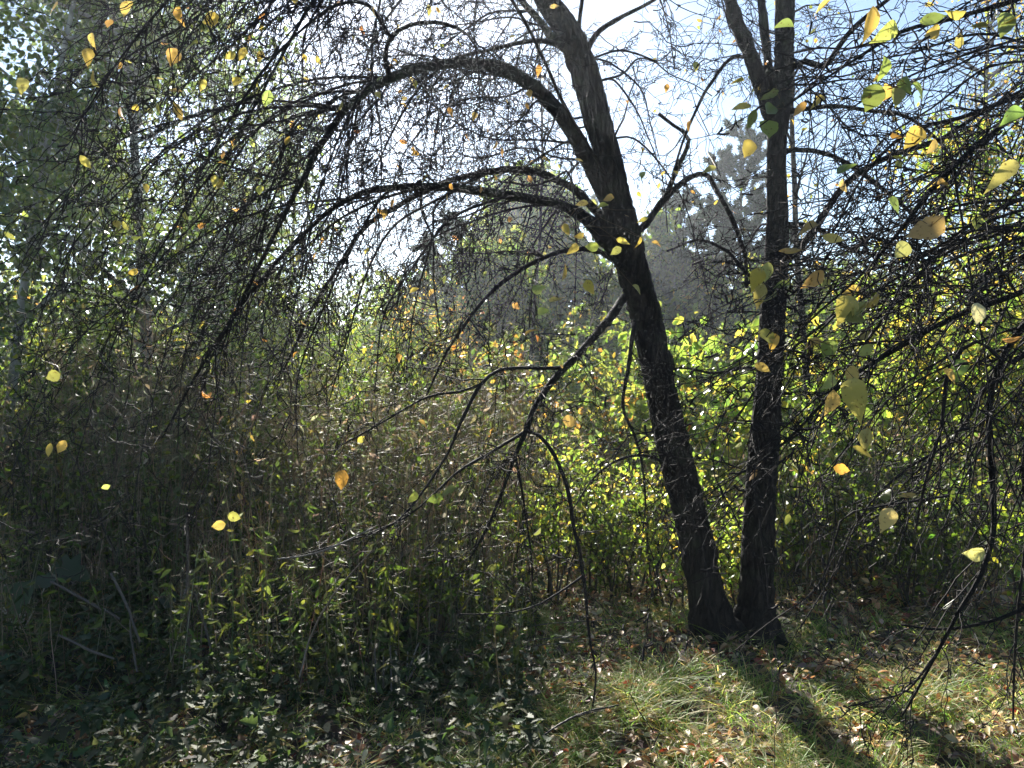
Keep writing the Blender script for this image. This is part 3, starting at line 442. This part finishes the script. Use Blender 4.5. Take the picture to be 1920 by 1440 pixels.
crown_tree('hawthorn', at(560, 10.5), 10.5, 3.3, .04, 'small twiggy grey-green tree standing above the weeds below the sky gap', 'tree', 122, M_dark, M_green, DRK+GRN, 1.5, .1, 4200, .042, 'oval', 34, .6, .15)
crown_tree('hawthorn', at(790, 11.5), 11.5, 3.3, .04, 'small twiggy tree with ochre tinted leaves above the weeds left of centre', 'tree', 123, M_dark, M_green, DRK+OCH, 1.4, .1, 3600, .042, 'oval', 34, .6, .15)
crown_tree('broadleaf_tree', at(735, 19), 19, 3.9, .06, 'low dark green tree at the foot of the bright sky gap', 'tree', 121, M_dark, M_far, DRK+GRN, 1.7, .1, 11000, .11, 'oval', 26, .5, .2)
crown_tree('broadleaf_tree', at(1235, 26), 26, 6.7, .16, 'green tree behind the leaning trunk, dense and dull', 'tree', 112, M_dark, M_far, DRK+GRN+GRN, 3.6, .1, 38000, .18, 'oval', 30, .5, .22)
crown_tree('broadleaf_tree', at(850, 15), 15, 3.2, .06, 'small ochre and orange tinted tree left of the centre', 'tree', 113, M_dark, M_green, OCH, 1.3, .08, 8000, .055, 'oval', 24, .5, .2)
crown_tree('broadleaf_tree', at(1860, 8.5), 8.5, 4.6, .1, 'yellow-green leafy tree at the right edge behind dark hanging branches', 'tree', 114, M_dark, M_thick, YGR+OCH[:1], 1.7, .08, 13000, .055, 'oval', 34, .5, .2)
crown_tree('broadleaf_tree', at(1990, 12), 12, 7.5, .13, 'taller thin-leaved tree beyond the right edge tree', 'tree', 115, M_dark, M_thick, YGR+OCH, 2.3, .15, 4500, .05, 'oval', 40, .5, .3)
crown_tree('bare_tree', at(1850, 24), 24, 14.5, .18, 'distant bare greyish tree in the top right corner against blue sky', 'tree', 116, M_dark, M_green, OCH, 4.4, .3, 1800, .07, 'oval', 60, .6, .3)
crown_tree('bare_tree', at(985, 12), 12, 11, .032, 'thin bare upright sapling behind the arching limbs', 'tree', 117, M_dark, M_green, OCH, 1.3, .45, 0, .05, 'oval', 22, .9, .2)
crown_tree('bare_tree', at(1532, 9), 9, 8.5, .05, 'slender straight bare stem standing right of the forked apple tree', 'tree', 118, M_dark, M_green, OCH, 1.2, .3, 260, .05, 'oval', 24, .7, .2)
crown_tree('broadleaf_tree', at(1480, 20), 20, 4.5, .09, 'pale yellow-green tree glimpsed between the two trunks', 'tree', 119, M_dark, M_thick, YGR, 2.2, .08, 10000, .09, 'oval', 28, .5, .25)

def pine(x, y, h, label, seed, rad=1.6, dead=.2, nb=60):
    rng = np.random.default_rng(seed); z0 = float(gz(x, y)); root = thing('pine_tree', (x, y, z0), label, 'tree', None)
    tr = grow(rng, [[x, y, z0-.05]], [[0, 0, 1]], h, 14, 0, .015, pull=np.array([0, 0, .1])); mb = MB(); mb.tubes(tr, taper([.014*h], 14, .1), 9)
    f = dead+(1-dead)*rng.random(nb); idx = f*13; k = np.minimum(idx.astype(int), 12); p = tr[0, k]+(tr[0, k+1]-tr[0, k])*(idx-k)[:, None]
    az = rng.random(nb)*2*np.pi; ln = rad*(1.12-f)*rng.uniform(.7, 1.2, nb)+.25
    Lm = grow(rng, p, np.stack([np.cos(az), np.sin(az), .25+.5*f], 1), ln, 8, -.03, .08); mb.tubes(Lm, taper(.012*ln+.004, 8, .2), 5)
    n2 = nb*9; p2, t2, _, _ = pick(rng, Lm, n2, .25, 1.); L2 = grow(rng, p2, nrm(t2+.55*rng.standard_normal((n2, 3))+np.array([0, 0, .3])), rng.uniform(.15, .5, n2), 5, -.04, .1)
    mb.tubes(L2, taper(np.full(n2, .004), 5, .4), 3); mb.build('trunk', M_dark, root)
    fb = MB(); n = n2*85; p, t, _, _ = pick(rng, L2, n, .1, 1.); D = nrm(t*.9+.75*rng.standard_normal((n, 3))); ln = rng.uniform(.09, .19, n)
    Pt = np.stack([p, p+D*ln[:, None]*.5, p+D*ln[:, None]+np.array([0, 0, -.01])], 1); W = np.tile(np.array([[.010, .008, .002]]), (n, 1))*(y/12)
    fb.ribbons(Pt, W, nrm(np.cross(D, rng.standard_normal((n, 3)))), jit(rng, [(.02, .04, .022), (.028, .05, .028), (.04, .06, .03)], n))
    fb.build('needles', M_needle, root); return root
pine(at(845, 20), 20, 5.4, 'dark pine with its top in the bright gap left of centre', 201, 1.9, .1, 80)
pine(at(1375, 24), 24, 9.0, 'tall dark pine between the leaning trunk and the upright trunk', 202, 2.6, .12, 100)
pine(at(1270, 28), 28, 8.2, 'bluish pine farther back behind the leaning trunk', 203, 2.6, .1, 80)
pine(at(1560, 30), 30, 5.6, 'low pine seen right of the upright trunk beneath the sky gap', 204, 2.8, .1, 60)
pine(at(1130, 30), 30, 9.4, 'far pine rising just left of the leaning trunk', 205, 2.5, .1, 70)

# ------------------------------------------------------------------ shrubs of the thicket
def shrub(name, px, Y, h, w_, label, seed, mat, pal, nl=3500, lsz=.055, shape='oval', nst=12, cat='shrub', group=None, z0f=.12, dark=M_dark):
    rng = np.random.default_rng(seed); x = at(px, Y); z0 = float(gz(x, Y)); root = thing(name, (x, Y, z0), label, cat, group); mb = MB()
    S = np.stack([x+.18*w_*rng.standard_normal(nst), Y+.18*w_*rng.standard_normal(nst), np.full(nst, z0-.02)], 1)
    D = np.stack([.35*w_*rng.standard_normal(nst), .35*w_*rng.standard_normal(nst), np.full(nst, 1.4)], 1)
    A_ = grow(rng, S, D, h*rng.uniform(.75, 1.15, nst), 11, .02, .09); mb.tubes(A_, taper(rng.uniform(.006, .013, nst), 11, .2), 5)
    n2 = nst*13; p, t, u, _ = pick(rng, A_, n2, z0f, 1.); B_ = grow(rng, p, nrm(t*.5+.8*rng.standard_normal((n2, 3))+np.array([0, 0, .1])), rng.uniform(.2, .6, n2)*w_, 7, .05, .15)
    mb.tubes(B_, taper(np.full(n2, .003), 7, .35), 3); mb.build('stem', dark, root)
    fb = MB(); p, t, u, _ = pick(rng, B_, nl, .05, 1.); p = p+.04*rng.standard_normal((nl, 3)); p = p[p[:, 2] > z0+.05]; n = len(p)
    Lx = nrm(rng.standard_normal((n, 3))*.8+np.array([0, 0, -.45])); Nn = nrm(rng.standard_normal((n, 3))*.7+np.array([0, 0, .9]))
    tone = 1+.5*(sm(p[:, 0]*2, p[:, 2]*2+p[:, 1], seed)-.5)[:, None]
    fb.leaves(p, Lx, Nn, rng.uniform(.6, 1.3, n)*lsz, jit(rng, pal, n)*tone, .68, shape, .18, .2, rng); fb.build('foliage', mat, root); return root
g = 'leafy shrubs of the thicket behind the apple trees'
SH = [(1130, 7.4, 1.9, 1.0, 'yellow-green shrub left of the leaning trunk'), (1225, 9.0, 2.2, 1.0, 'tall green shrub directly behind the leaning trunk'),
      (1340, 7.2, 2.0, 1., 'bright lime shrub filling the gap between the two trunks'), (1395, 10.5, 2.1, 1.1, 'taller shrub behind the lime one between the trunks'),
      (1530, 7.6, 2.3, 1.1, 'bright broad-leaved shrub just right of the upright trunk'), (1650, 8.4, 2.6, 1.2, 'large lime green shrub behind the hanging spotted leaves'),
      (1760, 7.4, 2.2, 1.1, 'green shrub behind the long drooping branch on the right'), (1880, 7.0, 2.2, 1.1, 'shrub with small yellow patches at the right edge'),
      (1600, 12, 2.7, 1.3, 'farther shrub under the pale sky gap on the right'), (1010, 8.4, 2.1, 1.0, 'golden-green shrub behind the low forked branch'),
      (900, 9.6, 2.4, 1.1, 'ochre-green shrub left of the low forked branch'), (1100, 11.5, 2.3, 1.1, 'dull green shrub behind the yellow-green one near the centre'),
      (1980, 8.5, 2.8, 1.3, 'tall shrub half outside the right edge')]
for i, (px, Y, h, w_, lab) in enumerate(SH):
    Y, h = Y*1.27, 1.6+(h-1.6)*1.27
    pal = YGR+GRN if i not in (9, 10, 0) else OCH+GRN+GRN+DRK
    shrub('thicket_shrub', px, Y, h, w_*1.35, lab, 300+i, M_thick if i != 11 else M_green, pal, (2200 if i in (4, 5, 6, 2, 7) else 3000), .12 if i in (4, 5, 6, 2, 7) else .08, 'oval', 13, 'shrub', g)
g2 = 'dark leafy bushes under the aspens'
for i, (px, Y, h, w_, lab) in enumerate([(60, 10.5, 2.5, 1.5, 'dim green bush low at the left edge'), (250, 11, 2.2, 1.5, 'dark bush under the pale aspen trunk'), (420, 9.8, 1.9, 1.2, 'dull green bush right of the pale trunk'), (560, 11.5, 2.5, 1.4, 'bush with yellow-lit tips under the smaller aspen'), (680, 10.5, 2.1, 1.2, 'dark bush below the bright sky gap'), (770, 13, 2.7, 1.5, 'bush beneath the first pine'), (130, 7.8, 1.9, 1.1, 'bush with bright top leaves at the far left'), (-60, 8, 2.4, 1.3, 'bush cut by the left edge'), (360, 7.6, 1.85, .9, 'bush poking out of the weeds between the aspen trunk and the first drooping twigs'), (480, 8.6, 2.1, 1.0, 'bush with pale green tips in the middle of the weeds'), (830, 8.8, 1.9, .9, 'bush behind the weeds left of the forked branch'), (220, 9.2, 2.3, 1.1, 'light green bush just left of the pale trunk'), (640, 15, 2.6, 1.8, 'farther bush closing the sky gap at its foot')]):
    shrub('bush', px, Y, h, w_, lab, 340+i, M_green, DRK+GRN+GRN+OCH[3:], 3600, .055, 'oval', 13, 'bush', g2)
g3 = 'small low shrubs near the feet of the trunks'
for i, (px, Y, h, w_, lab, sz, pal) in enumerate([(1010, 5.9, .95, .55, 'low bright shrub under the forked branch', .04, YGR), (1170, 6.3, 1.1, .6, 'low lime shrub left of the leaning trunk foot', .04, YGR), (1700, 5.9, .8, .6, 'low shrub with shiny pale-looking leaves on the right', .045, DRK+GRN), (1810, 5.7, .9, .6, 'low glossy shrub below the long drooping branch', .045, DRK+GRN), (1590, 6.6, 1.0, .6, 'small shrub right of the upright trunk foot', .04, GRN), (760, 4.9, .75, .5, 'low shrub with pale glinting leaves left of centre', .036, DRK+GRN), (850, 5.2, .7, .5, 'low leafy shrub at the dark hollow under the forked branch', .034, DRK+GRN), (1250, 5.9, .95, .45, 'thin sapling with lime leaves beside the leaning trunk foot', .038, YGR), (1140, 6.1, .8, .6, 'small dark-leaved shrub just left of the leaning trunk foot', .04, DRK+GRN), (1500, 6.4, .9, .6, 'small dark-leaved shrub just right of the upright trunk foot', .04, DRK+GRN+YGR), (1930, 5.4, 1., .6, 'low shrub at the right edge', .045, GRN), (1385, 5.9, .8, .35, 'tiny shrub with lime leaves between the trunk feet', .04, YGR), (1520, 7.4, 1.2, .8, 'lime shrub right behind the upright trunk foot', .07, YGR), (1660, 7.6, 1.2, .9, 'lime shrub behind the row of shiny low shrubs', .07, YGR), (1080, 7.2, 1.2, .8, 'yellowish low shrub behind the hanging branch tip', .05, YGR), (1300, 7.6, 1.3, .9, 'lime low shrub seen behind the leaning trunk', .07, YGR), (1830, 7.8, 1.3, .9, 'lime low shrub behind the long drooping branch at right', .07, YGR)]):
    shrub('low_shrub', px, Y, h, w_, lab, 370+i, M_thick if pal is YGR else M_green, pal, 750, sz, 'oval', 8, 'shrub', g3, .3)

g4 = 'dark twiggy shrubs standing among the tall weeds'
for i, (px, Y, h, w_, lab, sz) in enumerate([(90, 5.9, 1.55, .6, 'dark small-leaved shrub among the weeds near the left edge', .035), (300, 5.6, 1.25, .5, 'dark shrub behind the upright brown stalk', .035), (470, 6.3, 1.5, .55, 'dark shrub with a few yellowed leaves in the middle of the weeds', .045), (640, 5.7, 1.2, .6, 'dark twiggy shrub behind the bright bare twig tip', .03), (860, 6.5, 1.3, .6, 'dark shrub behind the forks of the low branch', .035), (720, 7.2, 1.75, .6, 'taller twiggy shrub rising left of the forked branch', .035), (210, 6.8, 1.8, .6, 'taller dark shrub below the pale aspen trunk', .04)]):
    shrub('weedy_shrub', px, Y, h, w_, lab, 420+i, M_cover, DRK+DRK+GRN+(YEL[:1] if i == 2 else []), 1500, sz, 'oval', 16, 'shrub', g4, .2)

# ------------------------------------------------------------------ far wood behind everything
def far_wood():
    rng = np.random.default_rng(77); fb = MB(); n = 60000
    px = rng.uniform(-300, 2250, n); Y = rng.uniform(22, 34, n); x = (px-960)/FPX*Y
    top = 3.2+1.6*sm(x*.25, 0*x, 2.)+1.2*sm(x*.9, Y*.1, 5.)-1.4*np.exp(-((px-620)/130.)**2); z = top*rng.random(n)**.75
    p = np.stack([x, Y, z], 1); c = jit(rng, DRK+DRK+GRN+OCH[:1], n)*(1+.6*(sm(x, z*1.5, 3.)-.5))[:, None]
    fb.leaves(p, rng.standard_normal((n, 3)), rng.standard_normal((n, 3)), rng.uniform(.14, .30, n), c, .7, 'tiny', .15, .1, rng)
    m = 500; S = np.stack([rng.uniform(-28, 28, m), rng.uniform(24, 34, m), np.zeros(m)], 1)
    T = grow(rng, S, np.tile([[0, 0, 1.]], (m, 1)), rng.uniform(2.5, 5, m), 6, 0, .06); fb.tubes(T, taper(np.full(m, .05), 6, .2), 4, np.tile([[.04, .035, .03]], (m, 1)))
    tag(fb.build('distant_wood', M_far), 'dim far-off wood closing the view behind the thicket', 'wood', kind='stuff')
far_wood()

# ------------------------------------------------------------------ tall dry weeds
def weeds(n, pxr, Yr, hr, seed, label, name, leafs=9, plume=10, pal=None):
    rng = np.random.default_rng(seed); px = rng.uniform(*pxr, n); Y = rng.uniform(*Yr, n); x = (px-960)/FPX*Y
    keep = rng.random(n) < np.clip((sm(x*2.1, Y*2.1, seed)-.28)*3.2, 0, 1); x = x[keep]; Y = Y[keep]; n = len(x)
    S = np.stack([x, Y, gz(x, Y)-.01], 1); h = rng.uniform(*hr, n)*(.75+.5*sm(x*1.1, Y, seed+1))
    A_ = grow(rng, S, np.stack([.10*rng.standard_normal(n), .10*rng.standard_normal(n), np.ones(n)], 1), h, 7, -.02, .05)
    mb = MB(); brown = [(.19, .155, .11), (.13, .13, .08), (.26, .24, .18), (.11, .14, .07)]
    mb.tubes(A_, taper(rng.uniform(.0022, .0042, n), 7, .4), 3, jit(rng, brown, n))
    m = n*leafs; p, t, u, _ = pick(rng, A_, m, .2, .95); D = nrm(rng.standard_normal((m, 3))*np.array([1, 1, .4])+np.array([0, 0, -.5]))
    mb.leaves(p, D, nrm(rng.standard_normal((m, 3))+np.array([0, 0, .5])), rng.uniform(.03, .075, m), jit(rng, pal or brown+brown+GRN+DRK, m), .36, 'lance', .3, .5, rng)
    q = np.repeat(np.arange(n), plume); ti = A_[q, 6]; k = len(q); D = nrm(rng.standard_normal((k, 3))*.6+np.array([0, 0, .7]))
    st = ti-np.array([0, 0, 1])*rng.uniform(0, .25, (k, 1))
    Pl = grow(rng, st, D, rng.uniform(.04, .13, k), 3, .1, .2); mb.tubes(Pl, taper(np.full(k, .0022), 3, .5), 3, jit(rng, [(.16, .14, .10), (.22, .19, .14), (.13, .11, .07)], k))
    tag(mb.build(name, M_stalk), label, 'weeds', kind='stuff')
weeds(2900, (-150, 1000), (5.3, 8.6), (.95, 1.85), 401, 'dense stand of tall dry brown weeds filling the left and middle', 'tall_weeds', 8, 14)
weeds(1400, (950, 2050), (5.9, 9.0), (.6, 1.3), 402, 'sparser thin stalks beneath the thicket on the right', 'thin_weeds', 7, 5)
weeds(500, (420, 1000), (4.9, 5.6), (.5, 1.1), 404, 'thin brown leaning stalks in the dark hollow left of the forked branch', 'leaning_stalks', 2, 3)
weeds(420, (-150, 980), (4.0, 5.4), (.3, .95), 403, 'shorter dark weeds in front of the tall dry ones', 'short_weeds', 11, 5, DRK+GRN)

# ------------------------------------------------------------------ grass, litter, low plants
def grassmask(x, y):
    px = x/y*FPX+960
    a = 1/(1+np.exp(-(px-930-90*np.sin(y*3))/60)); return np.clip(a*(.35+1.1*(sm(x*2.2, y*2.2, 1.)-.25)), 0, 1)*(1-.6/(1+np.exp(-(px-1560)/60)))+.10+.08*(px < 950)*(y < 4.2)
def grass():
    rng = np.random.default_rng(501); n = 190000; Y = rng.uniform(2.7, 7.2, n); x = rng.uniform(-.72, .72, n)*Y
    k = rng.random(n) < grassmask(x, Y)*np.where(Y > 5.6, .4, 1); k &= rng.random(n) < np.clip((sm(x*8, Y*8, 4.)-.38)*4, .06, 1)*np.where(((x-1.4)/.45)**2+((Y-4.85)/.4)**2 < 1, .25, 1); x = x[k]; Y = Y[k]; n = len(x)
    S = np.stack([x, Y, gz(x, Y)-.005], 1); L_ = rng.uniform(.08, .27, n)*(.5+1.*sm(x*2.5, Y*2.5, 9.))
    az = rng.random(n)*2*np.pi; D = np.stack([np.cos(az)*.5, np.sin(az)*.5, np.ones(n)], 1); pull = np.stack([np.cos(az), np.sin(az), 0*az-.6], 1)*.22
    out = grow(rng, S, D, L_, 5, .06, .05, pull=pull)
    side = nrm(np.stack([-np.sin(az), np.cos(az), .3*rng.standard_normal(n)], 1)); W = np.array([1, .95, .8, .5, .08])[None]*rng.uniform(.0014, .0032, (n, 1))
    mb = MB(); mb.ribbons(out, W, side, jit(rng, [(.12, .20, .05), (.10, .17, .045), (.15, .23, .06), (.20, .24, .07), (.34, .31, .16), (.40, .34, .20)], n)); 
    tag(mb.build('grass', M_grass), 'thin curved grass blades growing through fallen leaves in front of the trunks', 'grass', kind='stuff')
grass()
LIT = [(.32, .20, .10), (.42, .30, .16), (.52, .40, .26), (.45, .28, .14), (.14, .085, .05), (.34, .26, .16), (.10, .065, .04), (.30, .14, .05), (.40, .33, .22), (.22, .06, .03)]
def litter():
    rng = np.random.default_rng(511); mb = MB()
    for n, y0, y1, s0, s1 in ((34000, 2.7, 7.5, .025, .065), (9000, 6, 12, .03, .06)):
        Y = rng.uniform(y0, y1, n); x = rng.uniform(-.75, .75, n)*Y
        k = rng.random(n) < (.2+.8*sm(x*1.7, Y*1.7, 6.))*np.where(x/Y < -.05, np.where(Y > 3.9, .3, .65), 1); x = x[k]; Y = Y[k]; m = len(x); az = rng.random(m)*2*np.pi
        Lx = np.stack([np.cos(az), np.sin(az), .28*rng.standard_normal(m)], 1); Nn = nrm(np.stack([.45*rng.standard_normal(m), .45*rng.standard_normal(m), np.ones(m)], 1))
        p = np.stack([x, Y, gz(x, Y)+.004+.06*rng.random(m)**2], 1)
        mb.leaves(p, Lx, Nn, rng.uniform(s0, s1, m), jit(rng, LIT, m, .25), .62, 'oval', .35, .35, rng)
    tag(mb.build('leaf_litter', M_litter), 'brown and tan fallen leaves covering the ground', 'fallen leaves', kind='stuff')
litter()
def lowplants():
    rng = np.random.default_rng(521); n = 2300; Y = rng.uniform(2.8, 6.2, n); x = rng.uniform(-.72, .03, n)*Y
    k = rng.random(n) < np.clip((sm(x*2.3, Y*2.3, 12.)-.2)*2.8, .15, 1)*np.where(Y < 3.5, .75, 1); x = x[k]; Y = Y[k]; n = len(x)
    S = np.stack([x, Y, gz(x, Y)], 1); A_ = grow(rng, S, np.stack([.25*rng.standard_normal(n), .25*rng.standard_normal(n), np.ones(n)], 1), rng.uniform(.06, .34, n)*(.5+sm(x*3, Y*3, 2.)), 5, .02, .12)
    mb = MB(); mb.tubes(A_, taper(np.full(n, .0016), 5, .6), 3, jit(rng, [(.07, .08, .03)], n))
    m = n*7; p, t, u, _ = pick(rng, A_, m, .35, 1.); az = rng.random(m)*2*np.pi; Lx = np.stack([np.cos(az), np.sin(az), -.15+.3*rng.standard_normal(m)], 1)
    Nn = nrm(np.stack([.35*rng.standard_normal(m), .35*rng.standard_normal(m), np.ones(m)], 1))
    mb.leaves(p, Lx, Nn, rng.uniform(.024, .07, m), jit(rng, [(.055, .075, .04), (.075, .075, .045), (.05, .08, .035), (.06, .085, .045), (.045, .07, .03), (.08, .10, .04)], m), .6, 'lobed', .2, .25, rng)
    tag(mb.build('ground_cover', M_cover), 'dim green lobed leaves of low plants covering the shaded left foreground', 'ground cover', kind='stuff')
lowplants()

# ------------------------------------------------------------------ things on the ground
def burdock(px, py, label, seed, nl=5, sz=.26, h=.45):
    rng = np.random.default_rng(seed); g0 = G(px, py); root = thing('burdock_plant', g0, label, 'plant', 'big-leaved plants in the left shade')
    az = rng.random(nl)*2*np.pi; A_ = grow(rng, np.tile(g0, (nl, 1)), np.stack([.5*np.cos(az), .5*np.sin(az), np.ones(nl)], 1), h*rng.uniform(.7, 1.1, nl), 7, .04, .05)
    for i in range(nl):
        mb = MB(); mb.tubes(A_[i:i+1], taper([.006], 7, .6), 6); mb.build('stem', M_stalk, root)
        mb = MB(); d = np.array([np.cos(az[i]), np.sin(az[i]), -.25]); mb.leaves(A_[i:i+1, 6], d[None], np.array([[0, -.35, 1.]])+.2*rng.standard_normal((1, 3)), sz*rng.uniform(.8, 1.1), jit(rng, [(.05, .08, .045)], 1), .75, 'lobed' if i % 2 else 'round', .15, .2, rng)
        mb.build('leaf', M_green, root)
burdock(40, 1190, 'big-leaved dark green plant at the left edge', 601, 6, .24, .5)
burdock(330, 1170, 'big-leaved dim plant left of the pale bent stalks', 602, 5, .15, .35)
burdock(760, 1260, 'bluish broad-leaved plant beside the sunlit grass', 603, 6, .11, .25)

def stick(rows, label, seed, col=(.10, .085, .07), name='dry_stalk', forks=0, group='dry stalks lying and leaning in the left shade'):
    rng = np.random.default_rng(seed); sp = wob(spline(pxline(rows), .03), rng, .5)
    m = stick.m.setdefault(col, barkmat('dry_stem', tuple(c*.6 for c in col), col, 30, .3, 1, rough=.5))
    mb = MB(); mb.tubes(sp[None, :, :3], sp[None, :, 3], 6)
    if forks:
        p, t, u, _ = pick(rng, sp[None, :, :3], forks, .3, 1.); F_ = grow(rng, p, nrm(t+.5*rng.standard_normal((forks, 3))), rng.uniform(.05, .2, forks), 6, .02, .2); mb.tubes(F_, taper(np.full(forks, sp[:, 3].mean()*.6), 6, .4), 4)
    o = mb.build(name, m); tag(o, label, 'stalk', group)
stick.m = {}
stick([(95, 1090, 4.3, 2.5), (150, 1120, 4.25, 2.5), (225, 1160, 4.2, 2.5)], 'pale straight stalk leaning at the far left above the big leaves', 1)
stick([(208, 1075, 4.2, 2.5), (240, 1140, 4.1, 2.5), (262, 1205, 4.0, 2)], 'short pale stalk crossing right of the far-left one', 2)
stick([(350, 960, 4.3, 2), (352, 1060, 4.3, 3), (354, 1160, 4.25, 3), (356, 1290, 4.2, 3)], 'upright brown stalk rising from the dark hollow on the left', 3, (.13, .10, .08))
stick([(365, 1110, 4.2, 2), (380, 1160, 4.2, 2.5), (396, 1215, 4.15, 2.5)], 'thin leaning stalk beside the upright brown one', 4)
stick([(110, 1190, 3.9, 2), (160, 1215, 3.85, 2.5), (215, 1235, 3.8, 2)], 'greyish fallen stalk among the dim ground leaves', 5)
stick([(700, 1030, 3.6, 1.2), (650, 1085, 3.65, 1.5), (610, 1140, 3.7, 1.8), (580, 1200, 3.75, 2), (562, 1270, 3.7, 2)], 'long pale bent stalk arching up to the right from the dark ground', 6, (.22, .18, .14))
stick([(520, 1048, 3.6, 1.4), (580, 1040, 3.6, 1.8), (635, 1020, 3.6, 2), (700, 990, 3.65, 1.4)], 'bright bare forked twig tip pointing left at mid height', 7, (.26, .22, .18), 'bare_twig', 5)
stick([(245, 1160, 4, 1.5), (248, 1215, 3.95, 2), (258, 1260, 3.9, 2)], 'short curved stalk near the dim ground leaves', 8)
stick([(703, 1215, 4.0, 1.5), (704, 1260, 3.95, 2), (706, 1300, 3.9, 2)], 'left one of three short upright pale stubs beside the bluish plant', 9)
stick([(732, 1210, 4.0, 1.5), (733, 1255, 3.95, 2), (735, 1295, 3.9, 2)], 'right one of three short upright pale stubs beside the bluish plant', 10)
stick([(718, 1225, 4.05, 1.5), (719, 1260, 4, 2), (719, 1290, 3.98, 2)], 'middle one of three short upright pale stubs beside the bluish plant', 12)
stick([(1000, 1395, 3.5, 1.2), (1050, 1358, 3.6, 2), (1100, 1335, 3.75, 2.4), (1160, 1322, 3.85, 1.5)], 'dark twig lying at the foot of the hanging branch in the grass', 11, (.045, .036, .03), 'fallen_twig', 4, None)
for i in range(26):
    rng = np.random.default_rng(900+i); px = rng.uniform(430, 960); py = rng.uniform(1120, 1230); dx = rng.uniform(60, 230); dy = rng.uniform(-40, 190)
    Y = CAM_H*FPX/(py-720)
    stick([(px, py, Y, 1.5), (px+dx*.5, py-dy*.6, Y*.98, 1.4), (px+dx, py-dy, Y*.96, 1)], 'thin straw-coloured stalk sloping up right in the dark hollow left of centre', 20+i, (.20, .16, .12), 'dry_stalk', 0, 'straw-coloured stalks sloping in the hollow')

def fallen(px, py, size, col, label, seed):
    rng = np.random.default_rng(seed); p = G(px, py)+np.array([0, 0, .045]); az = rng.random()*6.28; mb = MB()
    mb.leaves(p[None], np.array([[math.cos(az), math.sin(az), .1]]), np.array([[.2*rng.standard_normal(), -.35, 1]]), size, np.array([col]), .68, 'oval', .35, .4, rng)
    d = np.array([math.cos(az), math.sin(az), -.1]); mb.tubes(np.stack([p-d*size*.35, p-d*size*.15, p])[None], taper([.0012], 3, .8), 4, np.array([col]))
    tag(mb.build('fallen_leaf', M_litter), label, 'leaf', 'larger fallen leaves lying on the grass')
for i, q in enumerate([(1190, 1252, .05, (.62, .44, .05), 'left of two bright yellow leaves on the sunny grass'), (1215, 1252, .055, (.62, .42, .05), 'right of two bright yellow leaves on the sunny grass'),
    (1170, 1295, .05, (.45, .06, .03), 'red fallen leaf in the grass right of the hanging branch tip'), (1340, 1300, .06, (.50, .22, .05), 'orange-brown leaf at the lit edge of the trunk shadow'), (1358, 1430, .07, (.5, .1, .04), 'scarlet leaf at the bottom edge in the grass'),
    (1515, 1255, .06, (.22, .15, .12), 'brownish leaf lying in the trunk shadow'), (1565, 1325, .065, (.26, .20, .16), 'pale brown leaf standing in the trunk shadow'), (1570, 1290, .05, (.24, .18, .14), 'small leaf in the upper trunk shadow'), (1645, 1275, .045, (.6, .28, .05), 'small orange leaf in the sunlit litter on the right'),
    (1885, 1362, .08, (.60, .52, .32), 'large pale yellow leaf near the right edge'), (1855, 1395, .07, (.58, .44, .15), 'yellow leaf just left of the large pale one'), (1355, 1280, .05, (.6, .45, .08), 'yellow leaf on the grass right of the trunk foot shadow'), (1330, 1200, .06, (.45, .34, .22), 'curled tan leaf leaning on the leaning trunk foot'),
    (345, 1365, .055, (.35, .05, .02), 'dark red leaf in the shaded left foreground'), (905, 1395, .05, (.55, .46, .34), 'pale curled leaf left of the sunlit litter'), (730, 1355, .045, (.7, .66, .6), 'whitish leaf in the dark left-centre foreground'), (975, 1310, .055, (.60, .46, .08), 'yellow leaf at the left border of the sunny grass'),
    (1085, 1290, .06, (.60, .45, .20), 'tan yellow leaf in front of the hanging branch'), (1450, 1375, .06, (.4, .33, .22), 'tan leaf at the near edge of the trunk shadow'), (1600, 1355, .06, (.55, .47, .34), 'cream leaf in the sun patch right of the trunk shadow'), (1190, 1425, .08, (.40, .27, .16), 'large brown leaf at the bottom edge'), (1912, 1340, .06, (.5, .09, .03), 'red leaf at the right edge'), (1565, 1190, .05, (.6, .55, .42), 'whitish leaf in the lit litter right of the trunks')]):
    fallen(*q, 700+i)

# ------------------------------------------------------------------ thin scattering volume, added to imitate the veil of lens glare
def glare_veil():
    import bmesh
    me = bpy.data.meshes.new('glare_veil'); bm = bmesh.new(); bmesh.ops.create_cube(bm, size=1.0); bm.to_mesh(me); bm.free()
    o = bpy.data.objects.new('glare_veil', me); COL.objects.link(o); o.scale = (304, 214, 17.5); o.location = (0, 45, 7.6)
    m = bpy.data.materials.new('glare_volume'); m.use_nodes = True; nt = m.node_tree; nt.nodes.clear(); out = nt.nodes.new('ShaderNodeOutputMaterial')
    pv = nt.nodes.new('ShaderNodeVolumePrincipled'); pv.inputs['Density'].default_value = .0016; pv.inputs['Anisotropy'].default_value = .72; pv.inputs['Color'].default_value = (.85, .92, 1, 1)
    nt.links.new(pv.outputs[0], out.inputs['Volume']); me.materials.append(m)
    tag(o, 'thin bright volume added among the trees to stand in for lens glare', 'glare_veil', kind='stuff')
glare_veil()
